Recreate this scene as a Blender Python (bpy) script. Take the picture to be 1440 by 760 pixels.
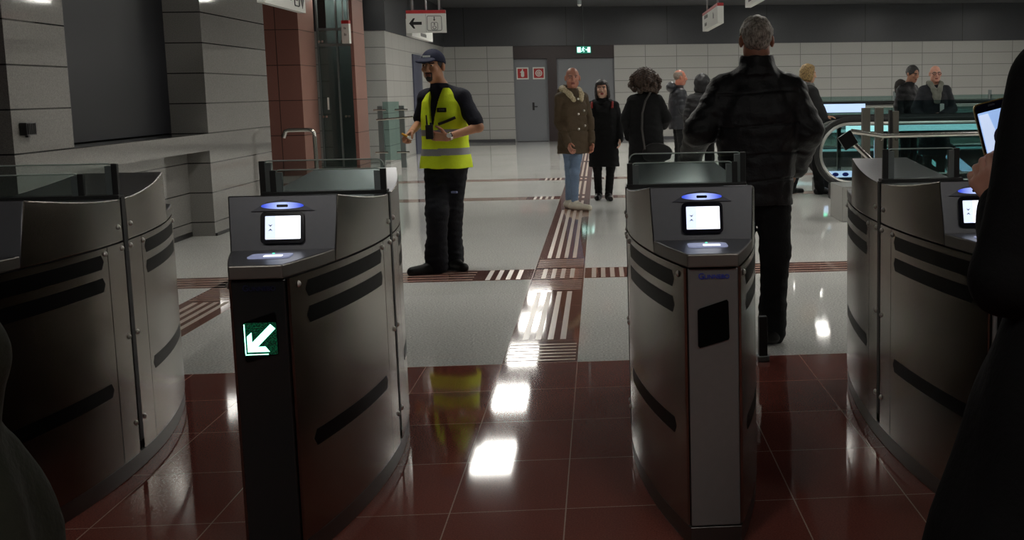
import bpy, bmesh, math, random
import numpy as np
from mathutils import Vector, Matrix
random.seed(4)
for _o in list(bpy.data.objects):
    bpy.data.objects.remove(_o)
S = bpy.context.scene
COL = S.collection

# ------------------------------------------------------------------ camera
cam = bpy.data.cameras.new('camera')
cam.sensor_width = 36.0
cam.sensor_fit = 'HORIZONTAL'
F_PX = 1760.8
cam.lens = F_PX / 1440 * 36.0
cam.shift_x = (720 - 989.87) / 1440
cam.shift_y = 0.0
cam.clip_start = 0.05
cam.clip_end = 200
camo = bpy.data.objects.new('camera', cam)
COL.objects.link(camo)
_p, _y, _r = .1439, .0811, -.0148
_F = Vector((math.sin(_y) * math.cos(_p), math.cos(_y) * math.cos(_p), -math.sin(_p)))
_R0 = Vector((math.cos(_y), -math.sin(_y), 0))
_U0 = _R0.cross(_F)
_R = _R0 * math.cos(_r) + _U0 * math.sin(_r)
_U = -_R0 * math.sin(_r) + _U0 * math.cos(_r)
_m = Matrix(((_R.x, _U.x, -_F.x, .1508), (_R.y, _U.y, -_F.y, 0), (_R.z, _U.z, -_F.z, 1.4401), (0, 0, 0, 1)))
camo.matrix_world = _m
S.camera = camo

# ------------------------------------------------------------------ world, exposure
S.view_settings.view_transform = 'Standard'
S.view_settings.look = 'None'
S.view_settings.gamma = 1
S.view_settings.use_curve_mapping = False
S.view_settings.exposure = 0.0
LIGHT = 20.0
w = bpy.data.worlds.new('dim_hall')
S.world = w
w.use_nodes = True
w.node_tree.nodes['Background'].inputs[0].default_value = (.9, .95, 1, 1)
w.node_tree.nodes['Background'].inputs[1].default_value = .012
S.cycles.use_denoising = True
S.cycles.max_bounces = 8
S.cycles.transparent_max_bounces = 16
S.cycles.sample_clamp_indirect = 4.0
S.cycles.caustics_reflective = False
S.cycles.caustics_refractive = False

# ------------------------------------------------------------------ helpers
def lin(c):
    return tuple(((v / 255 / 12.92) if v / 255 <= .04045 else ((v / 255 + .055) / 1.055) ** 2.4) for v in c)

class N:
    def __init__(s, name):
        s.m = bpy.data.materials.new(name)
        s.m.use_nodes = True
        s.t = s.m.node_tree
        s.b = s.t.nodes['Principled BSDF']
        s.out = s.t.nodes['Material Output']
    def n(s, kind, **kw):
        x = s.t.nodes.new(kind)
        for k, v in kw.items():
            if k.startswith('i_'):
                x.inputs[k[2:].replace('_', ' ')].default_value = v
            else:
                setattr(x, k, v)
        return x
    def l(s, a, b):
        s.t.links.new(a, b)
    def math(s, op, a, b=None):
        x = s.t.nodes.new('ShaderNodeMath'); x.operation = op
        for i, v in enumerate((a, b)):
            if v is None: continue
            if hasattr(v, 'links') or isinstance(v, bpy.types.NodeSocket): s.l(v, x.inputs[i])
            else: x.inputs[i].default_value = v
        return x.outputs[0]
    def mix(s, f, a, b):
        x = s.t.nodes.new('ShaderNodeMix'); x.data_type = 'RGBA'
        for i, v in ((0, f), (6, a), (7, b)):
            if isinstance(v, bpy.types.NodeSocket): s.l(v, x.inputs[i])
            elif i == 0: x.inputs[0].default_value = v
            else: x.inputs[i].default_value = (*v, 1) if len(v) == 3 else v
        return x.outputs[2]
    def pos(s):
        return s.n('ShaderNodeNewGeometry').outputs['Position']
    def uv(s, u, v, u0=0, v0=0):
        sep = s.n('ShaderNodeSeparateXYZ'); s.l(s.pos(), sep.inputs[0])
        d = {'x': 0, 'y': 1, 'z': 2}
        c = s.n('ShaderNodeCombineXYZ')
        s.l(s.math('SUBTRACT', sep.outputs[d[u]], u0), c.inputs[0])
        s.l(s.math('SUBTRACT', sep.outputs[d[v]], v0), c.inputs[1])
        return c.outputs[0]
    def noise(s, scale, detail=2, rough=.5, vec=None):
        x = s.n('ShaderNodeTexNoise'); x.inputs['Scale'].default_value = scale
        x.inputs['Detail'].default_value = detail; x.inputs['Roughness'].default_value = rough
        s.l(vec if vec is not None else s.n('ShaderNodeTexCoord').outputs['Object'], x.inputs['Vector'])
        return x.outputs[0]
    def ramp(s, f, a, b):
        x = s.n('ShaderNodeMapRange'); s.l(f, x.inputs[0]); x.inputs[1].default_value = a; x.inputs[2].default_value = b
        return x.outputs[0]
    def bump(s, h, strength, dist=.01):
        x = s.n('ShaderNodeBump'); x.inputs['Strength'].default_value = strength; x.inputs['Distance'].default_value = dist
        s.l(h, x.inputs['Height']); s.l(x.outputs[0], s.b.inputs['Normal'])
    def set(s, **kw):
        for k, v in kw.items():
            s.b.inputs[k.replace('_', ' ')].default_value = v
        return s

def plain(name, c, rough=.5, metal=0., spec=.5, var=.08, vscale=40, bump=0, bscale=60):
    k = N(name)
    c = lin(c)
    nz = k.noise(vscale, 3)
    k.l(k.mix(nz, tuple(v * (1 - var) for v in c), tuple(min(1, v * (1 + var)) for v in c)), k.b.inputs['Base Color'])
    k.set(Roughness=rough, Metallic=metal)
    k.b.inputs['Specular IOR Level'].default_value = spec
    if bump:
        k.bump(k.noise(bscale, 3), bump)
    return k.m

def glow(name, c, e):
    k = N(name)
    c = lin(c)
    nz = k.noise(5, 1)
    k.l(k.mix(nz, c, c), k.b.inputs['Emission Color'])
    k.set(Roughness=.5)
    k.b.inputs['Base Color'].default_value = (*[v * .6 for v in c], 1)
    k.b.inputs['Emission Strength'].default_value = e
    return k.m

def stone(name, c, u, v, u0, v0, bw, rh, mortar, joint, speck=.25, sscale=140, rough=.3, spec=.5, tilevar=.05, big=.0):
    k = N(name)
    vec = k.uv(u, v, u0, v0)
    b = k.n('ShaderNodeTexBrick')
    b.offset = 0; b.squash = 1
    b.inputs['Scale'].default_value = 1
    b.inputs['Mortar Size'].default_value = mortar
    b.inputs['Mortar Smooth'].default_value = .1
    b.inputs['Bias'].default_value = 0
    b.inputs['Brick Width'].default_value = bw
    b.inputs['Row Height'].default_value = rh
    k.l(vec, b.inputs['Vector'])
    c = lin(c)
    b.inputs['Color1'].default_value = (*[x * (1 - tilevar) for x in c], 1)
    b.inputs['Color2'].default_value = (*[x * (1 + tilevar) for x in c], 1)
    b.inputs['Mortar'].default_value = (*lin(joint), 1)
    p = k.pos()
    n1 = k.noise(sscale, 3, .7, p)
    f = k.ramp(n1, .3, .7)
    lo = k.mix(1.0, (1 - speck,) * 3, (1 - speck,) * 3)
    mul = k.mix(f, (1 - speck,) * 3, (1 + speck,) * 3)
    x = k.n('ShaderNodeMix'); x.data_type = 'RGBA'; x.blend_type = 'MULTIPLY'; x.inputs[0].default_value = 1
    k.l(b.outputs['Color'], x.inputs[6]); k.l(mul, x.inputs[7])
    res = x.outputs[2]
    if big:
        y = k.n('ShaderNodeMix'); y.data_type = 'RGBA'; y.blend_type = 'MULTIPLY'; y.inputs[0].default_value = 1
        k.l(res, y.inputs[6]); k.l(k.mix(k.noise(1.1, 3, .6, p), (1 - big,) * 3, (1 + big,) * 3), y.inputs[7]); res = y.outputs[2]
    k.l(res, k.b.inputs['Base Color'])
    k.set(Roughness=rough)
    k.b.inputs['Specular IOR Level'].default_value = spec
    return k.m

def steel(name, c, rough, streak=.08, axis='z'):
    k = N(name)
    tc = k.n('ShaderNodeTexCoord').outputs['Object']
    mp = k.n('ShaderNodeMapping'); k.l(tc, mp.inputs[0])
    mp.inputs['Scale'].default_value = (1.2, 1.2, 60) if axis == 'h' else (90, 90, .5)
    nz = k.noise(9, 2, .5, mp.outputs[0])
    c = lin(c)
    k.l(k.mix(nz, tuple(v * .965 for v in c), tuple(v * 1.03 for v in c)), k.b.inputs['Base Color'])
    k.set(Metallic=1.0)
    k.l(k.math('ADD', k.math('MULTIPLY', nz, streak * 2), rough - streak), k.b.inputs['Roughness'])
    k.bump(nz, .012, .001)
    return k.m

def glass(name, tint, refl=1.0, rough=.02):
    k = N(name)
    tr = k.n('ShaderNodeBsdfTransparent'); tr.inputs[0].default_value = (*tint, 1)
    gl = k.n('ShaderNodeBsdfGlossy'); gl.inputs['Roughness'].default_value = rough
    fr = k.n('ShaderNodeFresnel'); fr.inputs[0].default_value = 1.5
    mx = k.n('ShaderNodeMixShader')
    nz = k.noise(2, 1)
    k.l(k.math('MULTIPLY', fr.outputs[0], k.math('ADD', k.math('MULTIPLY', nz, .05), refl - .025)), mx.inputs[0])
    k.l(tr.outputs[0], mx.inputs[1]); k.l(gl.outputs[0], mx.inputs[2])
    k.l(mx.outputs[0], k.out.inputs['Surface'])
    return k.m

WL = {}
def tag(o, label=None, cat=None, group=None, kind=None):
    if label: o['label'] = label
    if cat: o['category'] = cat
    if group: o['group'] = group
    if kind: o['kind'] = kind
    return o

def empty(name, loc, label=None, cat=None, group=None):
    o = bpy.data.objects.new(name, None)
    o.empty_display_size = .1
    COL.objects.link(o)
    o.location = loc
    WL[o.name] = Vector(loc)
    return tag(o, label, cat, group)

def link(name, me, mats, parent=None, loc=(0, 0, 0), smooth=False):
    o = bpy.data.objects.new(name, me)
    COL.objects.link(o)
    for m in (mats if isinstance(mats, (list, tuple)) else [mats]):
        me.materials.append(m)
    loc = Vector(loc)
    WL[o.name] = loc.copy()
    if parent is not None:
        o.parent = parent
        o.location = loc - WL[parent.name]
    else:
        o.location = loc
    if smooth:
        me.polygons.foreach_set('use_smooth', [True] * len(me.polygons))
    return o

def obj(name, bm, mats, parent=None, smooth=False, rot=None):
    """world-space bmesh -> object; a child sits at its parent's origin, a top-level one at its own base"""
    bmesh.ops.recalc_face_normals(bm, faces=bm.faces)
    if parent is not None:
        loc = WL[parent.name]
    else:
        co = np.array([v.co[:] for v in bm.verts])
        lo, hi = co.min(0), co.max(0)
        loc = Vector(((lo[0] + hi[0]) / 2, (lo[1] + hi[1]) / 2, lo[2]))
    bmesh.ops.translate(bm, verts=bm.verts, vec=-Vector(loc))
    me = bpy.data.meshes.new(name)
    sm = smooth or any(f.smooth for f in bm.faces)
    bm.to_mesh(me)
    bm.free()
    if smooth: me.polygons.foreach_set('use_smooth', [True] * len(me.polygons))
    if sm: me.set_sharp_from_angle(angle=math.radians(38))
    return link(name, me, mats, parent, loc, smooth)

def B():
    return bmesh.new()

def box(bm, x0, x1, y0, y1, z0, z1, bev=0, mi=0, rot=None, piv=None):
    vs = [bm.verts.new((x, y, z)) for x in (x0, x1) for y in (y0, y1) for z in (z0, z1)]
    q = [(0, 1, 3, 2), (4, 6, 7, 5), (0, 4, 5, 1), (2, 3, 7, 6), (0, 2, 6, 4), (1, 5, 7, 3)]
    fs = [bm.faces.new([vs[i] for i in f]) for f in q]
    for f in fs: f.material_index = mi
    if rot is not None:
        bmesh.ops.rotate(bm, verts=vs, cent=piv or Vector(((x0 + x1) / 2, (y0 + y1) / 2, (z0 + z1) / 2)), matrix=rot)
    if bev:
        es = list({e for f in fs for e in f.edges})
        r = bmesh.ops.bevel(bm, geom=es, offset=bev, segments=2, affect='EDGES', profile=.6)
        for f in r['faces']: f.material_index = mi
    return bm

def cyl(bm, a, b, r0, r1=None, n=16, mi=0):
    return tube(bm, [a, b], [r0, r0 if r1 is None else r1], n, mi)

def tube(bm, pts, r, n=10, mi=0, closed=False):
    pts = [Vector(p) for p in pts]
    if not isinstance(r, (list, tuple)): r = [r] * len(pts)
    rings = []
    up = None
    for i, p in enumerate(pts):
        if closed: t = pts[(i + 1) % len(pts)] - pts[i - 1]
        else: t = pts[min(i + 1, len(pts) - 1)] - pts[max(i - 1, 0)]
        t.normalize()
        if up is None:
            up = Vector((0, 0, 1)) if abs(t.z) < .9 else Vector((1, 0, 0))
        u = t.cross(up)
        if u.length < 1e-5: u = t.cross(Vector((0, 1, 0)))
        u.normalize(); v = u.cross(t); v.normalize(); up = v
        rings.append([bm.verts.new(p + (u * math.cos(k * 2 * math.pi / n) + v * math.sin(k * 2 * math.pi / n)) * r[i]) for k in range(n)])
    m = len(rings)
    for i in range(m if closed else m - 1):
        a, b = rings[i], rings[(i + 1) % m]
        for k in range(n):
            f = bm.faces.new((a[k], a[(k + 1) % n], b[(k + 1) % n], b[k])); f.smooth = True; f.material_index = mi
    if not closed:
        bm.faces.new(rings[0][::-1]).material_index = mi; bm.faces.new(rings[-1]).material_index = mi
    return bm

def prism(bm, poly, o, u, v, n, t, mi=0):
    """polygon poly (2-D) on the plane o + a*u + b*v, from 0 to t along n"""
    o, u, v, n = Vector(o), Vector(u), Vector(v), Vector(n)
    lo = [bm.verts.new(o + u * a + v * b) for a, b in poly]
    hi = [bm.verts.new(o + u * a + v * b + n * t) for a, b in poly]
    k = len(poly)
    fs = [bm.faces.new(lo[::-1]), bm.faces.new(hi)]
    for i in range(k):
        fs.append(bm.faces.new((lo[i], lo[(i + 1) % k], hi[(i + 1) % k], hi[i])))
    for f in fs: f.material_index = mi
    return bm

def rrect(w, h, r, n=5, cx=0, cy=0):
    out = []
    for sx, sy, a0 in ((1, 1, 0), (-1, 1, 90), (-1, -1, 180), (1, -1, 270)):
        for i in range(n + 1):
            a = math.radians(a0 + 90 * i / n)
            out.append((cx + sx * (w / 2 - r) + r * math.cos(a), cy + sy * (h / 2 - r) + r * math.sin(a)))
    return out

def ellp(a, b, n=28, cx=0, cy=0):
    return [(cx + a * math.cos(i * 2 * math.pi / n), cy + b * math.sin(i * 2 * math.pi / n)) for i in range(n)]

def rbox(name, mats, parent, *a, **k):
    bm = B(); box(bm, *a, **k)
    return obj(name, bm, mats, parent)

def text(name, s, size, o, u, v, mat, parent, ext=.0008, align='CENTER'):
    cu = bpy.data.curves.new(name, 'FONT')
    cu.body = s; cu.size = size; cu.extrude = ext; cu.align_x = align; cu.align_y = 'CENTER'
    tmp = bpy.data.objects.new(name, cu)
    COL.objects.link(tmp)
    me = bpy.data.meshes.new_from_object(tmp.evaluated_get(bpy.context.evaluated_depsgraph_get()))
    bpy.data.objects.remove(tmp); bpy.data.curves.remove(cu)
    me.name = name; me.materials.clear(); me.materials.append(mat)
    ob = bpy.data.objects.new(name, me)
    COL.objects.link(ob)
    u, v = Vector(u).normalized(), Vector(v).normalized()
    n = u.cross(v)
    M = Matrix(((u.x, v.x, n.x, 0), (u.y, v.y, n.y, 0), (u.z, v.z, n.z, 0), (0, 0, 0, 1)))
    if parent is not None:
        ob.parent = parent
        o = Vector(o) - WL[parent.name]
    M.translation = Vector(o)
    ob.matrix_local = M
    return ob

def structure(name, bm, mats, smooth=False):
    o = obj(name, bm, mats, None, smooth)
    o['kind'] = 'structure'
    return o
# ------------------------------------------------------------------ materials of the hall
Y0 = 6.6077
TD = .5968
M = {}
M['red_floor'] = stone('red_granite_floor', (132, 71, 61), 'x', 'y', -20, Y0 - 60 * TD, .4, TD, .0024, (190, 160, 146), .35, 160, .055, .4, .09, .12)
M['terrazzo'] = stone('terrazzo_floor', (228, 228, 223), 'x', 'y', -20, Y0, .8, TD * 2, .002, (230, 229, 224), .42, 80, .045, .42, .03, .05)
M['strip'] = stone('tactile_red', (124, 84, 75), 'x', 'y', -20, Y0, .4, TD, .002, (150, 125, 112), .2, 160, .05, .42, .06, .08)
M['ivory'] = plain('ivory_tactile_bar', (205, 190, 178), .25, var=.1, vscale=90)
M['wall_left'] = stone('grey_granite_left', (134, 132, 128), 'y', 'z', -40, .45 - .3057 * 2, 100, .3057, .006, (38, 37, 36), .28, 130, .05, .5, .0, .05)
M['wall_end'] = stone('grey_granite_end', (124, 122, 118), 'x', 'z', -60, .45 - .3057 * 2, 100, .3057, .006, (38, 37, 36), .28, 130, .05, .5, .0, .05)
M['wall_back'] = stone('grey_stone_back', (172, 171, 167), 'x', 'z', .62 - .9 * 20, 2.72 - .338 * 10, .9, .338, .009, (118, 118, 115), .12, 60, .35, .5, .03, .03)
M['wall_side'] = stone('grey_stone_side', (172, 171, 167), 'y', 'z', 26.6, 2.72 - .338 * 10, .9, .338, .009, (118, 118, 115), .12, 60, .35, .5, .03, .03)
M['band'] = stone('dark_band_panels', (62, 63, 67), 'x', 'z', 5.04 - 2.88 * 10, -5.0, 2.88, 30, .012, (30, 30, 32), .05, 20, .32, .5, .02, .05)
M['band_side'] = plain('dark_band_plain', (58, 59, 63), .35)
M['ceiling'] = plain('dark_ceiling_paint', (70, 70, 72), .8)
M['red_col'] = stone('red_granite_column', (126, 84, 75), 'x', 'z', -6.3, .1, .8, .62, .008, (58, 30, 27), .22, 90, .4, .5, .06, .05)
M['red_col_lit_side'] = stone('red_granite_column_lit_side', (148, 110, 99), 'y', 'z', 20, .1, 6, .62, .008, (70, 38, 33), .22, 90, .4, .5, .06, .05)  # lighter copy of the column granite, light on the side faces painted in
M['door_grey'] = plain('grey_door_paint', (120, 122, 127), .45, var=.04)
M['brown'] = plain('dark_brown_frame', (46, 32, 33), .35)
M['blind'] = plain('dark_blind', (24, 25, 32), .5, var=.05)
M['black'] = plain('black_plastic', (16, 16, 17), .35)
M['rubber'] = plain('black_rubber', (14, 14, 14), .55)
M['white_sign'] = plain('white_sign_face', (225, 226, 220), .4, var=.03)
M['red_sign'] = plain('red_sign_paint', (176, 34, 36), .4, var=.05)
M['ink'] = plain('black_sign_ink', (18, 18, 18), .5)
M['inkgrey'] = plain('grey_sign_ink', (110, 110, 108), .5)
M['chrome'] = steel('brushed_rail_steel', (205, 203, 196), .22, .05)
M['steel'] = steel('brushed_gate_steel', (128, 120, 110), .25, .02)
M['steel_lid'] = steel('satin_lid_steel', (112, 112, 116), .30, .03, 'h')
M['steel_face'] = plain('dark_grey_gate_head', (92, 92, 96), .36, .75, var=.05)
M['steel_front'] = plain('grey_front_panel', (132, 133, 133), .40, .7, var=.05)
M['black_front'] = plain('black_front_panel', (34, 37, 38), .22, .2, var=.05)
M['shelf'] = plain('satin_shelf_steel', (124, 120, 115), .38, .7, var=.04)
M['core'] = plain('dark_gate_core', (22, 21, 20), .5, .3)
M['plinth'] = steel('dull_plinth_steel', (104, 102, 100), .4, .05)
M['slotwin'] = plain('smoked_sensor_window', (8, 8, 8), .4, spec=.03, var=.02)
M['screw'] = plain('polished_screw', (235, 232, 226), .38, .8)
M['glass'] = glass('clear_flap_glass', (.86, .90, .89), .9)
M['glass_edge'] = plain('frosted_glass_edge', (200, 212, 208), .3)
M['screen'] = glow('lit_screen', (238, 242, 255), 1.6)
M['screen_pale'] = glow('pale_blue_screen', (205, 216, 240), 1.3)
M['screen_ink'] = plain('grey_screen_icon', (120, 128, 150), .5)
M['bezel'] = plain('navy_black_bezel', (9, 9, 22), .12)
M['blue_led'] = None
M['hood'] = plain('dark_scanner_hood', (52, 52, 60), .35, .5)
M['reader'] = glow('reader_pad_glow', (176, 184, 222), .38)
M['green'] = glow('green_led_arrow', (150, 255, 216), 4.2)
M['green_dim'] = None
M['green_dot'] = glow('green_dot', (90, 255, 190), 1.5)
M['logo_blue'] = plain('blue_logo_ink', (22, 52, 168), .4)
M['logo_dark'] = plain('dark_blue_logo_ink', (20, 26, 62), .4)
M['panel_light'] = glow('ceiling_light_diffuser', (255, 252, 244), LIGHT)
M['light_frame'] = plain('white_light_frame', (150, 150, 150), .5)
M['led_cyan'] = glow('cyan_white_strip', (178, 236, 240), 1.05)
M['led_dim'] = glow('dim_cyan_strip', (150, 205, 210), .45)
M['led_blue'] = glow('blue_white_strip', (190, 215, 250), .9)
M['fence_glass'] = glass('teal_fence_glass', (.66, .78, .76), 1.0)
M['escal_glass'] = glass('pale_escalator_glass', (.84, .91, .90), .9)
M['dark_glass'] = glass('smoky_fence_glass', (.60, .70, .70), 1.0)
M['fence_post'] = plain('brown_grey_fence_steel', (100, 98, 90), .4, .5)
M['lift_glass'] = glass('dark_lift_glass', (.55, .62, .61), 1.0)
M['lift_dark'] = plain('dark_lift_interior', (150, 160, 160), .5)
M['lift_frame'] = plain('grey_lift_frame', (122, 130, 130), .35, .6)
M['door_blue'] = plain('violet_grey_door', (66, 69, 88), .45)
M['escal_dark'] = plain('black_escalator_skirt', (20, 21, 22), .35, .2)
M['escal_rim'] = steel('escalator_rim_steel', (176, 176, 172), .35, .05)
M['kerb'] = stone('grey_kerb_stone', (150, 149, 145), 'x', 'z', -20, -.2, .9, .6, .004, (80, 80, 78), .25, 140, .3)

def shaped_glow(name, inner, outer, e):
    """a lamp window that shines whiter at its centre: object-space distance"""
    k = N(name)
    tc = k.n('ShaderNodeTexCoord').outputs['Generated']
    mp = k.n('ShaderNodeMapping'); k.l(tc, mp.inputs[0])
    mp.inputs['Location'].default_value = (-.5, -.5, -.5)
    g = k.n('ShaderNodeSeparateXYZ'); k.l(mp.outputs[0], g.inputs[0])
    f = k.ramp(k.math('ABSOLUTE', g.outputs[0]), .06, .46)
    k.l(k.mix(f, lin(inner), lin(outer)), k.b.inputs['Emission Color'])
    k.b.inputs['Emission Strength'].default_value = e
    k.b.inputs['Base Color'].default_value = (.05, .08, .2, 1)
    return k.m
M['blue_led'] = shaped_glow('blue_scanner_lamp', (188, 206, 255), (36, 66, 215), 1.05)

def green_matrix():
    k = N('dim_green_led_matrix')
    v = k.n('ShaderNodeTexVoronoi'); v.inputs['Scale'].default_value = 260
    k.l(k.n('ShaderNodeTexCoord').outputs['Object'], v.inputs['Vector'])
    k.l(k.mix(k.ramp(v.outputs['Distance'], .1, .6), lin((12, 92, 58)), lin((2, 22, 14))), k.b.inputs['Emission Color'])
    k.b.inputs['Emission Strength'].default_value = .8
    k.b.inputs['Base Color'].default_value = (.004, .02, .012, 1)
    k.set(Roughness=.2)
    return k.m
M['green_dim'] = green_matrix()

# ------------------------------------------------------------------ the setting
bm = B(); box(bm, -20, 20, -4, Y0, -.2, 0)
structure('floor_red_granite', bm, M['red_floor'])
bm = B(); box(bm, -20, 20, Y0, 38, -.2, 0)
structure('floor', bm, M['terrazzo'])
bm = B(); box(bm, -20, 20, -4, 38, 3.8, 4.0)
structure('ceiling', bm, M['ceiling'])

# tactile paving: dark red bands with ivory bars and ribs set in the terrazzo
bm = B()
H1, H2 = .0012, .0024
def band(x0, x1, y0, y1): box(bm, x0, x1, y0, y1, -.01, H1, mi=0)
def bar(x0, x1, y0, y1): box(bm, x0, x1, y0, y1, -.01, H2, mi=1)
band(-.4, 0, Y0 + .005, 34.5)
def lbars(x0, y0, y1, n=4, off=.07, wd=.034, pitch=.073):
    for i in range(n): bar(x0 + off + i * pitch, x0 + off + i * pitch + wd, y0, y1)
def ribs(x0, x1, y0, y1, pitch=.085, wd=.02):
    y = y0
    while y + wd <= y1:
        bar(x0 + .012, x1 - .012, y, y + wd); y += pitch
ribs(-.4, 0, 6.66, 7.16)
lbars(-.4, 7.24, 9.0)
ribs(-.4, 0, 9.1, 9.6, .075, .014)
lbars(-.4, 9.68, 10.18)
ribs(-.4, 0, 9.66, 10.2, .09, .01)
ribs(-.4, 0, 10.28, 10.78, .075, .014)
lbars(-.4, 10.85, 15.3)
lbars(-.4, 15.8, 16.6); lbars(-.4, 17.0, 17.3); lbars(-.4, 17.6, 20.2); lbars(-.4, 20.6, 20.9); lbars(-.4, 21.3, 25.5); lbars(-.4, 26, 34)
for (ya, yb) in ((9.64, 10.2), (16.88, 17.34), (20.52, 21.02)):
    for (xa, xb) in ((-12, -.405), (.005, 14)):
        band(xa, xb, ya, yb)
    ym, n = (ya + yb) / 2, 4
    for i in range(4):
        bar(-.76 + i * .078, -.725 + i * .078, ya + .02, yb - .02)
        bar(.06 + i * .073, .095 + i * .073, ya + .02, yb - .02)
    for i in range(4):
        y = ya + .06 + i * (yb - ya - .12) / 3.4
        bar(-12, -.86, y, y + .02); bar(.45, 14, y, y + .02)
band(-2.8, -2.4, Y0 + .005, 10.2)
lbars(-2.8, 7.3, 8.95); ribs(-2.8, -2.4, 9.05, 9.6, .075, .014); ribs(-2.8, -2.4, 6.66, 7.2)
structure('floor_tactile_paving', bm, [M['strip'], M['ivory']])

# left wall with its counter recess
bm = B()
def wl(x0, x1, y0, y1, z0, z1): box(bm, x0, x1, y0, y1, z0, z1)
wl(-4.8, -3.85, 8.975, 9.97, 0, 3.8)
wl(-4.8, -3.85, 13.3, 15.75, 0, 3.8)
wl(-4.8, -3.85, 9.97, 13.3, .885, 1.061)
wl(-4.8, -4.08, 9.97, 13.3, 0, .885)
wl(-4.8, -3.85, 9.97, 13.3, 3.0, 3.8)
for f in bm.faces:
    f.normal_update()
    if abs(f.normal.y) > .5: f.material_index = 1
box(bm, -9, -4.8, 8.975, 15.75, 0, 3.8, mi=1)
structure('wall_left', bm, [M['wall_left'], M['wall_end']])
bm = B(); box(bm, -4.62, -4.215, 9.975, 13.295, 1.07, 2.995)
structure('window_1', bm, M['blind'])
bm = B(); box(bm, -4.07, -3.83, 13.302, 15.74, 0, .03); box(bm, -4.15, -4.075, 9.98, 13.29, 0.001, .05)
structure('baseboard_left', bm, M['black'])

# back wall, its dark upper band and the recess with two doors
YB = 36.5
bm = B()
box(bm, -9, -2.25, YB, YB + .4, 0, 2.72); box(bm, .62, 20, YB, YB + .4, 0, 2.72)
structure('wall_back', bm, M['wall_back'])
bm = B(); box(bm, -9, 20, YB - .03, YB + .4, 2.72, 3.8)
structure('trim_1', bm, M['band'])
bm = B()
box(bm, -2.25, .62, YB + .25, YB + .45, 0, 2.72)
box(bm, -2.25, .62, YB + .02, YB + .25, 2.36, 2.72)
box(bm, -1.29, -1.02, YB + .02, YB + .25, 0, 2.36)
structure('trim_2', bm, M['brown'])
bm = B(); box(bm, -9, -4.2, 26.6, YB, 0, 2.72)
for f in bm.faces:
    f.normal_update(); f.material_index = 1 if abs(f.normal.y) > .5 else 0
structure('wall_side', bm, [M['wall_side'], M['wall_back']])
bm = B(); box(bm, -9, -4.17, 26.57, YB - .03, 2.72, 3.8)
structure('trim_3', bm, M['band_side'])
bm = B(); box(bm, 19.5, 19.8, 6, YB, 0, 3.8)
structure('wall_right', bm, M['wall_side'])
bm = B(); box(bm, .62, 19, YB - .02, YB, 0.001, .09); box(bm, -4.18, -2.26, YB - .02, YB, 0.001, .09)
structure('baseboard_back', bm, M['steel_face'])

def door(name, x0, x1, z1):
    d = empty(name, ((x0 + x1) / 2, YB + .2, 0)); d['kind'] = 'structure'
    rbox('door_leaf', M['door_grey'], d, x0 + .03, x1 - .03, YB + .12, YB + .2, .01, z1 - .03, bev=.008)
    bm = B()
    box(bm, x0, x0 + .03, YB + .1, YB + .22, 0, z1); box(bm, x1 - .03, x1, YB + .1, YB + .22, 0, z1); box(bm, x0, x1, YB + .1, YB + .22, z1 - .03, z1)
    obj('door_frame', bm, M['door_grey'], d)
    return d
d1 = door('door_1', -2.25, -1.29, 2.35)
bm = B(); cyl(bm, (-1.72, YB + .12, 1.0), (-1.72, YB + .04, 1.0), .02); tube(bm, [(-1.72, YB + .05, 1.0), (-1.6, YB + .05, 1.0)], .016); box(bm, -1.75, -1.69, YB + .1, YB + .12, .9, 1.12)
obj('door_handle', bm, M['black'], d1)
d2 = door('door_2', -1.02, .62, 2.35)

def safety_plate(x0, which, label):
    t = empty('safety_sign', (x0 + .17, YB + .1, 1.78), label, 'sign')
    y = YB + .118
    rbox('plate', M['white_sign'], t, x0, x0 + .34, y - .012, y, 1.78, 2.12)
    bm = B(); prism(bm, rrect(.28, .27, .01, 2), (x0 + .17, y - .013, 1.95), (1, 0, 0), (0, 0, 1), (0, -1, 0), .003)
    obj('red_field', bm, M['red_sign'], t)
    bm = B(); o = (x0 + .17, y - .017, 1.95)
    if which == 0:
        prism(bm, rrect(.09, .17, .035), (o[0], o[1], o[2] - .02), (1, 0, 0), (0, 0, 1), (0, -1, 0), .003)
        prism(bm, rrect(.035, .06, .008, 2), (o[0], o[1], o[2] + .09), (1, 0, 0), (0, 0, 1), (0, -1, 0), .003)
        prism(bm, [(-.02, .08), (-.075, .03), (-.065, .02), (-.015, .06)], o, (1, 0, 0), (0, 0, 1), (0, -1, 0), .003)
    else:
        tube(bm, [(o[0] + .085 * math.cos(a * math.pi / 12), o[1], o[2] + .085 * math.sin(a * math.pi / 12)) for a in range(24)], .014, 6, closed=True)
        tube(bm, [(o[0] + .045 * math.cos(a * math.pi / 12), o[1], o[2] + .045 * math.sin(a * math.pi / 12)) for a in range(24)], .012, 6, closed=True)
        prism(bm, ellp(.02, .02, 12), o, (1, 0, 0), (0, 0, 1), (0, -1, 0), .003)
    obj('symbol', bm, M['white_sign'], t)
safety_plate(-2.17, 0, 'red fire extinguisher sign, left of the pair on the grey door')
safety_plate(-1.71, 1, 'red hose reel sign, right of the pair on the grey door')

# door in the side wall
d3 = empty('door_3', (-4.19, 31.0, 0)); d3['kind'] = 'structure'
rbox('door_leaf', M['door_blue'], d3, -4.2, -4.165, 30.3, 31.7, 0, 2.35, bev=.008)

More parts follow.
